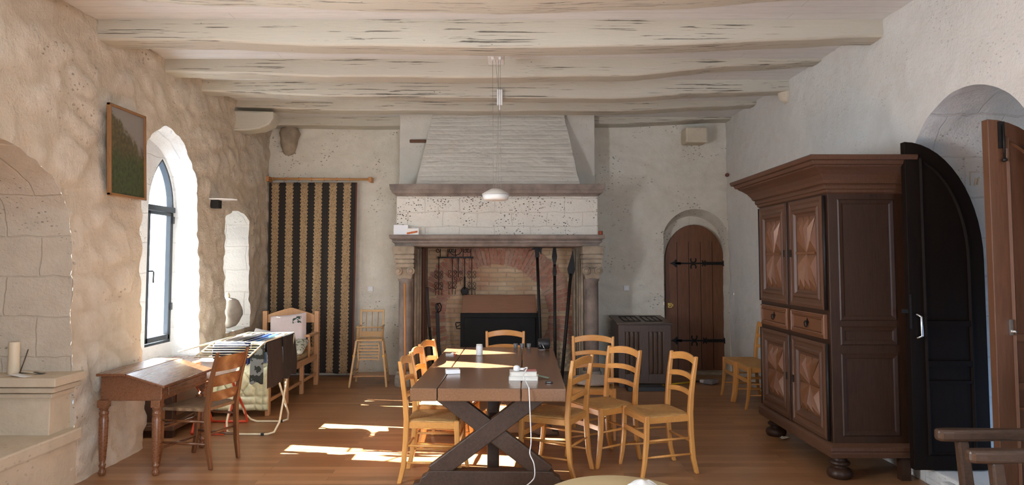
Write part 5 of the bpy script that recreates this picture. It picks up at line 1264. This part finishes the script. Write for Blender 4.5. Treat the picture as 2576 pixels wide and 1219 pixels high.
# ---------------------------------------------------------------- high chair
hc = empty('high_chair', (-1.83, 9.14, 0), R(4), 'pale wooden high chair standing between the curtain and the fireplace', 'high chair')
SZ = .585
mb = MB(); mb.prism([(-.165,-.15),(.165,-.15),(.15,.14),(-.15,.14)], SZ-.012, SZ+.010); mb.build('seat', M['highchair'], hc, bevel=.006)
mb = MB()
for k in range(3): mb.box((-.14,.10-.001,SZ+.02+.0),(.14,.112,SZ+.09)) if k == 0 else None
mb.build('back_panel', M['highchair'], hc, bevel=.003)
for s in (-1, 1):
    mb = MB(); mb.bar((s*.14,.12,SZ), (s*.148,.17,.965), .022, .022); mb.build('back_post', M['highchair'], hc, bevel=.004)
    mb = MB(); mb.bar((s*.165,-.12,SZ-.01), (s*.235,-.22,0), .026, .03); mb.build('leg', M['highchair'], hc, bevel=.004)
    mb = MB(); mb.bar((s*.15,.12,SZ-.01), (s*.215,.24,0), .026, .03); mb.build('leg', M['highchair'], hc, bevel=.004)
    mb = MB(); mb.box((s*.155-.014,-.15,.745),(s*.155+.014,.145,.760)); ar = mb.build('arm', M['highchair'], hc, bevel=.005)
    mb = MB()
    for k in range(4): y = -.13+.06*k; mb.tube([(s*.155,y,SZ+.008),(s*.155,y,.748)], .0055, 8)
    mb.build('arm_spindle', M['highchair'], ar)
    mb = MB(); mb.tube([(s*.21,-.185,.17),(s*.19,.205,.17)], .008); mb.build('stretcher', M['highchair'], hc)
    mb = MB(); mb.bar((s*.185,-.15,.42), (s*.172,.165,.40), .012, .03); mb.build('side_brace', M['highchair'], hc, bevel=.002)
    mb = MB(); mb.sweep([(s*.12,-.165,SZ-.02),(s*.135,-.17,.46),(s*.13,-.185,.38),(s*.115,-.2,.33)], (1,0,0), (0,1,0), .014, [.03,.026,.022,.015]); mb.build('tray_side', M['highchair'], hc, bevel=.003)
    mb = MB(); mb.box((s*.187-.015,-.185,.375),(s*.187+.015,-.160,.405)); mb.build('hinge', M['brass'], hc)
mb = MB(); mb.box((-.15,.155,.925),(.15,.178,.955)); mb.build('top_rail', M['highchair'], hc, bevel=.005)
mb = MB(); mb.tube([(-.155,-.145,.752),(.155,-.145,.752)], .008); mb.build('front_bar', M['highchair'], hc)
for k in range(3):
    mb = MB(); x = -.075+.075*k; mb.tube([(x,.118,SZ+.06),(x*1.03,.166,.93)], .006, 8); mb.build('spindle', M['highchair'], hc)
for k in range(6):
    mb = MB(); z = .54-.038*k; mb.bar((-.125,-.17-.002*k,z),(.125,-.17-.002*k,z),.010,.016 if k != 2 else .02); mb.build('tray_slat', M['highchair'], hc, bevel=.002)
mb = MB(); mb.prism([(-.20,-.14),(-.10,-.115),(0,-.108),(.10,-.115),(.20,-.14),(.205,.20),(-.205,.20)], .115, .130); mb.build('footboard', M['bed'], hc, bevel=.003)

# ---------------------------------------------------------------- linenfold coffer
cx0, cx1, cy0, cy1 = 1.365, 2.035, 8.92, 9.62
cf = empty('coffer', ((cx0+cx1)/2, (cy0+cy1)/2, 0), label='dark oak coffer with carved linenfold panels between the fireplace and the arched door', cat='coffer'); o_ = V(cf.location); q = lambda x, y, z: V((x, y, z))-o_
mb = MB(); mb.box(q(cx0,cy0+.012,.06), q(cx1,cy1,.79)); mb.build('body', M['coffer'], cf, bevel=.004)
mb = MB(); W = cx1-cx0
for a0, b0 in ((0,.085),(W/2-.05,W/2+.05),(W-.085,W)): mb.box(q(cx0+a0,cy0-.006,.0 if a0 != W/2-.05 else .06), q(cx0+b0,cy0+.012,.79))
mb.box(q(cx0,cy0-.005,.70), q(cx1,cy0+.012,.79)); mb.box(q(cx0,cy0-.005,.05), q(cx1,cy0+.012,.17)); mb.build('front_frame', M['coffer'], cf, bevel=.003)
for a0, b0 in ((.085,W/2-.05),(W/2+.05,W-.085)):
    mb = MB()
    def lf(u, v): 
        x = a0+(b0-a0)*u; e = min(1, min(v, 1-v)*14+.15); w_ = .5+.5*cos((u-.5)*2*pi*3.5); return q(cx0+x, cy0+.010-.020*w_*e*(.6+.4*abs(sin(u*22))), .17+.53*v)
    mb.grid(lf, 56, 16); mb.build('linenfold_panel', M['coffer'], cf)
mb = MB(); mb.add([q(x, y, z) for z_, in ((0,),(1,)) for x, y, z in ((cx0-.02,cy0-.03,.792+.022*z_),(cx1+.02,cy0-.03,.792+.022*z_),(cx1+.02,cy1+.01,.835+.022*z_),(cx0-.02,cy1+.01,.835+.022*z_))],
    [(3,2,1,0),(4,5,6,7),(0,1,5,4),(1,2,6,5),(2,3,7,6),(3,0,4,7)]); ld = mb.build('lid', M['coffer'], cf, bevel=.004)
zt_ = lambda y: .8145+.043*(y-cy0+.03)/(cy1-cy0+.04)
for a0 in (.09, .37):
    mb = MB()
    for x0_, y0_, x1_, y1_ in ((a0,.12,a0+.22,.135),(a0,.55,a0+.22,.565),(a0,.12,a0+.012,.565),(a0+.21,.12,a0+.222,.565),(a0+.075,.135,a0+.081,.55),(a0+.145,.135,a0+.151,.55)):
        mb.bar(q(cx0+(x0_+x1_)/2, cy0+y0_, zt_(cy0+y0_)+.003), q(cx0+(x0_+x1_)/2, cy0+y1_, zt_(cy0+y1_)+.003), x1_-x0_, .006)
    mb.build('lid_moulding', M['blackwood'], ld)
mb = MB(); mb.box((-.24,-.12,0),(.22,.10,.05)); o = mb.build('black_block', M['black'], loc=(1.68, 8.78, 0.0), bevel=.004); tag(o, 'flat black block on the floor in front of the coffer', 'box')  # flat black block covering the dark spot below the coffer front

# broom lying on the floor
a, b = onz(1592, 976, .018), onz(1742, 960, .018); c = onz(1762, 958, .018); e = onz(1800, 963, .02)
br = empty('broom', a, label='broom with a yellow and black handle lying on the floor by the arched door', cat='broom')
mb = MB(); mb.tube([a+(b-a)*.09-a, b-a], .012, 10); mb.build('handle', M['yellow'], br)
mb = MB(); mb.tube([V((0,0,0)), (b-a)*.09], .014, 10); mb.tube([b-a, c-a], .011, 8); mb.build('grip', M['black'], br)
mb = MB(); u = (e-c).normalized(); mb.bar(c-a+V((0,0,.004)), c-a+u*.09+V((0,0,.004)), .05, .04); mb.build('socket', M['plastic'], br, bevel=.008)
t = NT('broom_bristles'); n_ = t.noise(t.mapped((4,60,60)), 8, 3)
mb = MB(); mb.bar(c-a+u*.09+V((0,0,.01)), e-a+V((0,0,.012)), .16, .05); mb.build('bristles', t.fin(t.ramp(n_, [(.35,(.16,.14,.15)),(.65,(.42,.39,.38))]), .9, t.bump(n_, .8, .01)), br, bevel=.01)
p = onz(1973, 1103, 0); mb = MB(); mb.grid(lambda a_, b_: V(((a_-.5)*.07, (b_-.5)*.06, .008+.012*vnoise((a_*4, b_*4, 1))+.01*a_)), 8, 8); o = mb.build('paper_scrap', M['paleslab'], loc=p, thick=.002); tag(o, 'small crumpled scrap on the floor in front of the wardrobe', 'scrap')

# grey stone block in the small window niche
p = at(600, 838, 8.28); mb = MB(); mb.blob((0,0,.20), (.16,.13,.20), 20, 14, lambda d: (1.02 if d.z > -.2 else .96-.2*abs(d.z))*(1+.10*vnoise(d*1.6))*(1 if abs(d.x) < .5 else 1.03))
o = mb.build('carved_stone', M['greystone'], loc=(-3.34, 8.28, .765)); tag(o, 'rounded grey stone block standing on the sill of the small niche', 'stone')
mb = MB(); mb.lathe([(.028,0),(.03,.03),(.02,.06),(.006,.07)], (0,0,0), 12); o = mb.build('stone_knob', M['paleslab'], loc=(-3.36, 8.28, 1.158)); tag(o, 'small pale lump lying on top of the grey stone in the niche', 'stone')

# ---------------------------------------------------------------- round pouf in the foreground
PF = V((.545, 3.62, 0))
pf = empty('round_pouf', PF, label='round domed cream pouf at the bottom edge of the picture', cat='pouf')
t = NT('cream_leather'); n_ = t.noise(t.co(), 130, 4); big = t.noise(t.co(), 3, 3)
pm = t.fin(t.mix(big, (.50,.385,.20), (.62,.49,.28)), .55, t.bump(n_, .25, .003))
mb = MB(); prof = [(.30,.0),(.38,.02),(.42,.09),(.435,.19),(.435,.27),(.42,.34),(.40,.372),(.385,.387),(.36,.40),(.30,.418),(.22,.430),(.13,.438),(.05,.440),(.001,.440)]
mb.lathe(prof, (0,0,0), 64); mb.build('body', pm, pf)
mb = MB()
for r0, z0 in ((.395,.379),(.425,.10)): mb.tube([(r0*cos(a), r0*sin(a), z0) for a in [2*pi*i/64 for i in range(64)]], .004, 6, closed=True)
mb.build('piping', pm, pf)
p = onz(1618, 1226, .445)
mb = MB()
def crump(a_, b_):
    t_ = 2*pi*a_; r_ = .075*b_; return V((r_*cos(t_)*(1.1+.15*vnoise((cos(t_)*2, sin(t_)*2, 1))), r_*sin(t_)*(1+.15*vnoise((cos(t_), sin(t_), 5))), .004+.035*(1-b_**2)+.02*vnoise((r_*cos(t_)*30, r_*sin(t_)*30, 2))*(1-b_*.8)))
mb.grid(crump, 40, 12); o = mb.build('crumpled_cloth', M['white'], loc=(p.x, p.y, .442), thick=.003); tag(o, 'crumpled white cloth lying on top of the cream pouf', 'cloth')

# ---------------------------------------------------------------- worn armchair at the right edge
ac = empty('armchair', (2.50, 3.46, 0), 0, 'worn dark wooden armchair with thick flat arms at the right edge of the picture', 'armchair'); o_ = V(ac.location); q = lambda x, y, z: V((x, y, z))-o_
for y, x0_ in ((3.65, 2.215), (3.26, 2.12)):
    mb = MB(); prof = [(x0_-.02,-.022),(x0_,-.034),(x0_+.05,-.04),(x0_+.15,-.036),(x0_+.30,-.028),(2.84,-.028),(2.84,.028),(x0_+.30,.030),(x0_+.15,.038),(x0_+.05,.040),(x0_,.034),(x0_-.02,.022)]
    mb.prism([(a_-o_.x, b_+(y-o_.y)) for a_, b_ in prof], .675, .735, None); mb.build('arm', M['oldarm'], ac, bevel=.016, seg=3)
    mb = MB(); mb.sweep([q(x0_+.13,y,0), q(x0_+.14,y,.35), q(x0_+.11,y,.676)], (1,0,0), (0,1,0), [.05,.06,.055], [.045,.05,.045]); mb.build('leg', M['oldarm'], ac, bevel=.01)
    mb = MB(); mb.sweep([q(2.78,y,0), q(2.79,y,.5), q(2.85,y,1.05)], (1,0,0), (0,1,0), .05, .05); mb.build('back_post', M['oldarm'], ac, bevel=.01)
mb = MB(); mb.box(q(2.25,3.24,.40), q(2.80,3.67,.44)); mb.build('seat', M['oldarm'], ac, bevel=.01)
for z in (.60, .75, .90):
    mb = MB(); mb.box(q(2.80,3.27,z), q(2.815,3.64,z+.07)); mb.build('back_slat', M['oldarm'], ac, bevel=.004)
# metal rim bracket on the wall of the far jamb
p = at(2445, 450, 5.1); mb = MB(); mb.tube([V((-.03,-.01,-.05)), V((-.03,-.01,.05)), V((.04,-.01,.05))], .004, 6); mb.tube([V((.0,-.012,-.05)), V((.0,-.03,.0)), V((.02,-.03,.0)), V((.02,-.012,-.045))], .008, 6)
o = mb.build('wall_hook', M['paleslab'], loc=(p.x, 5.085, p.z)); tag(o, 'small limewashed bracket on the doorway reveal above the dark door leaf', 'bracket')
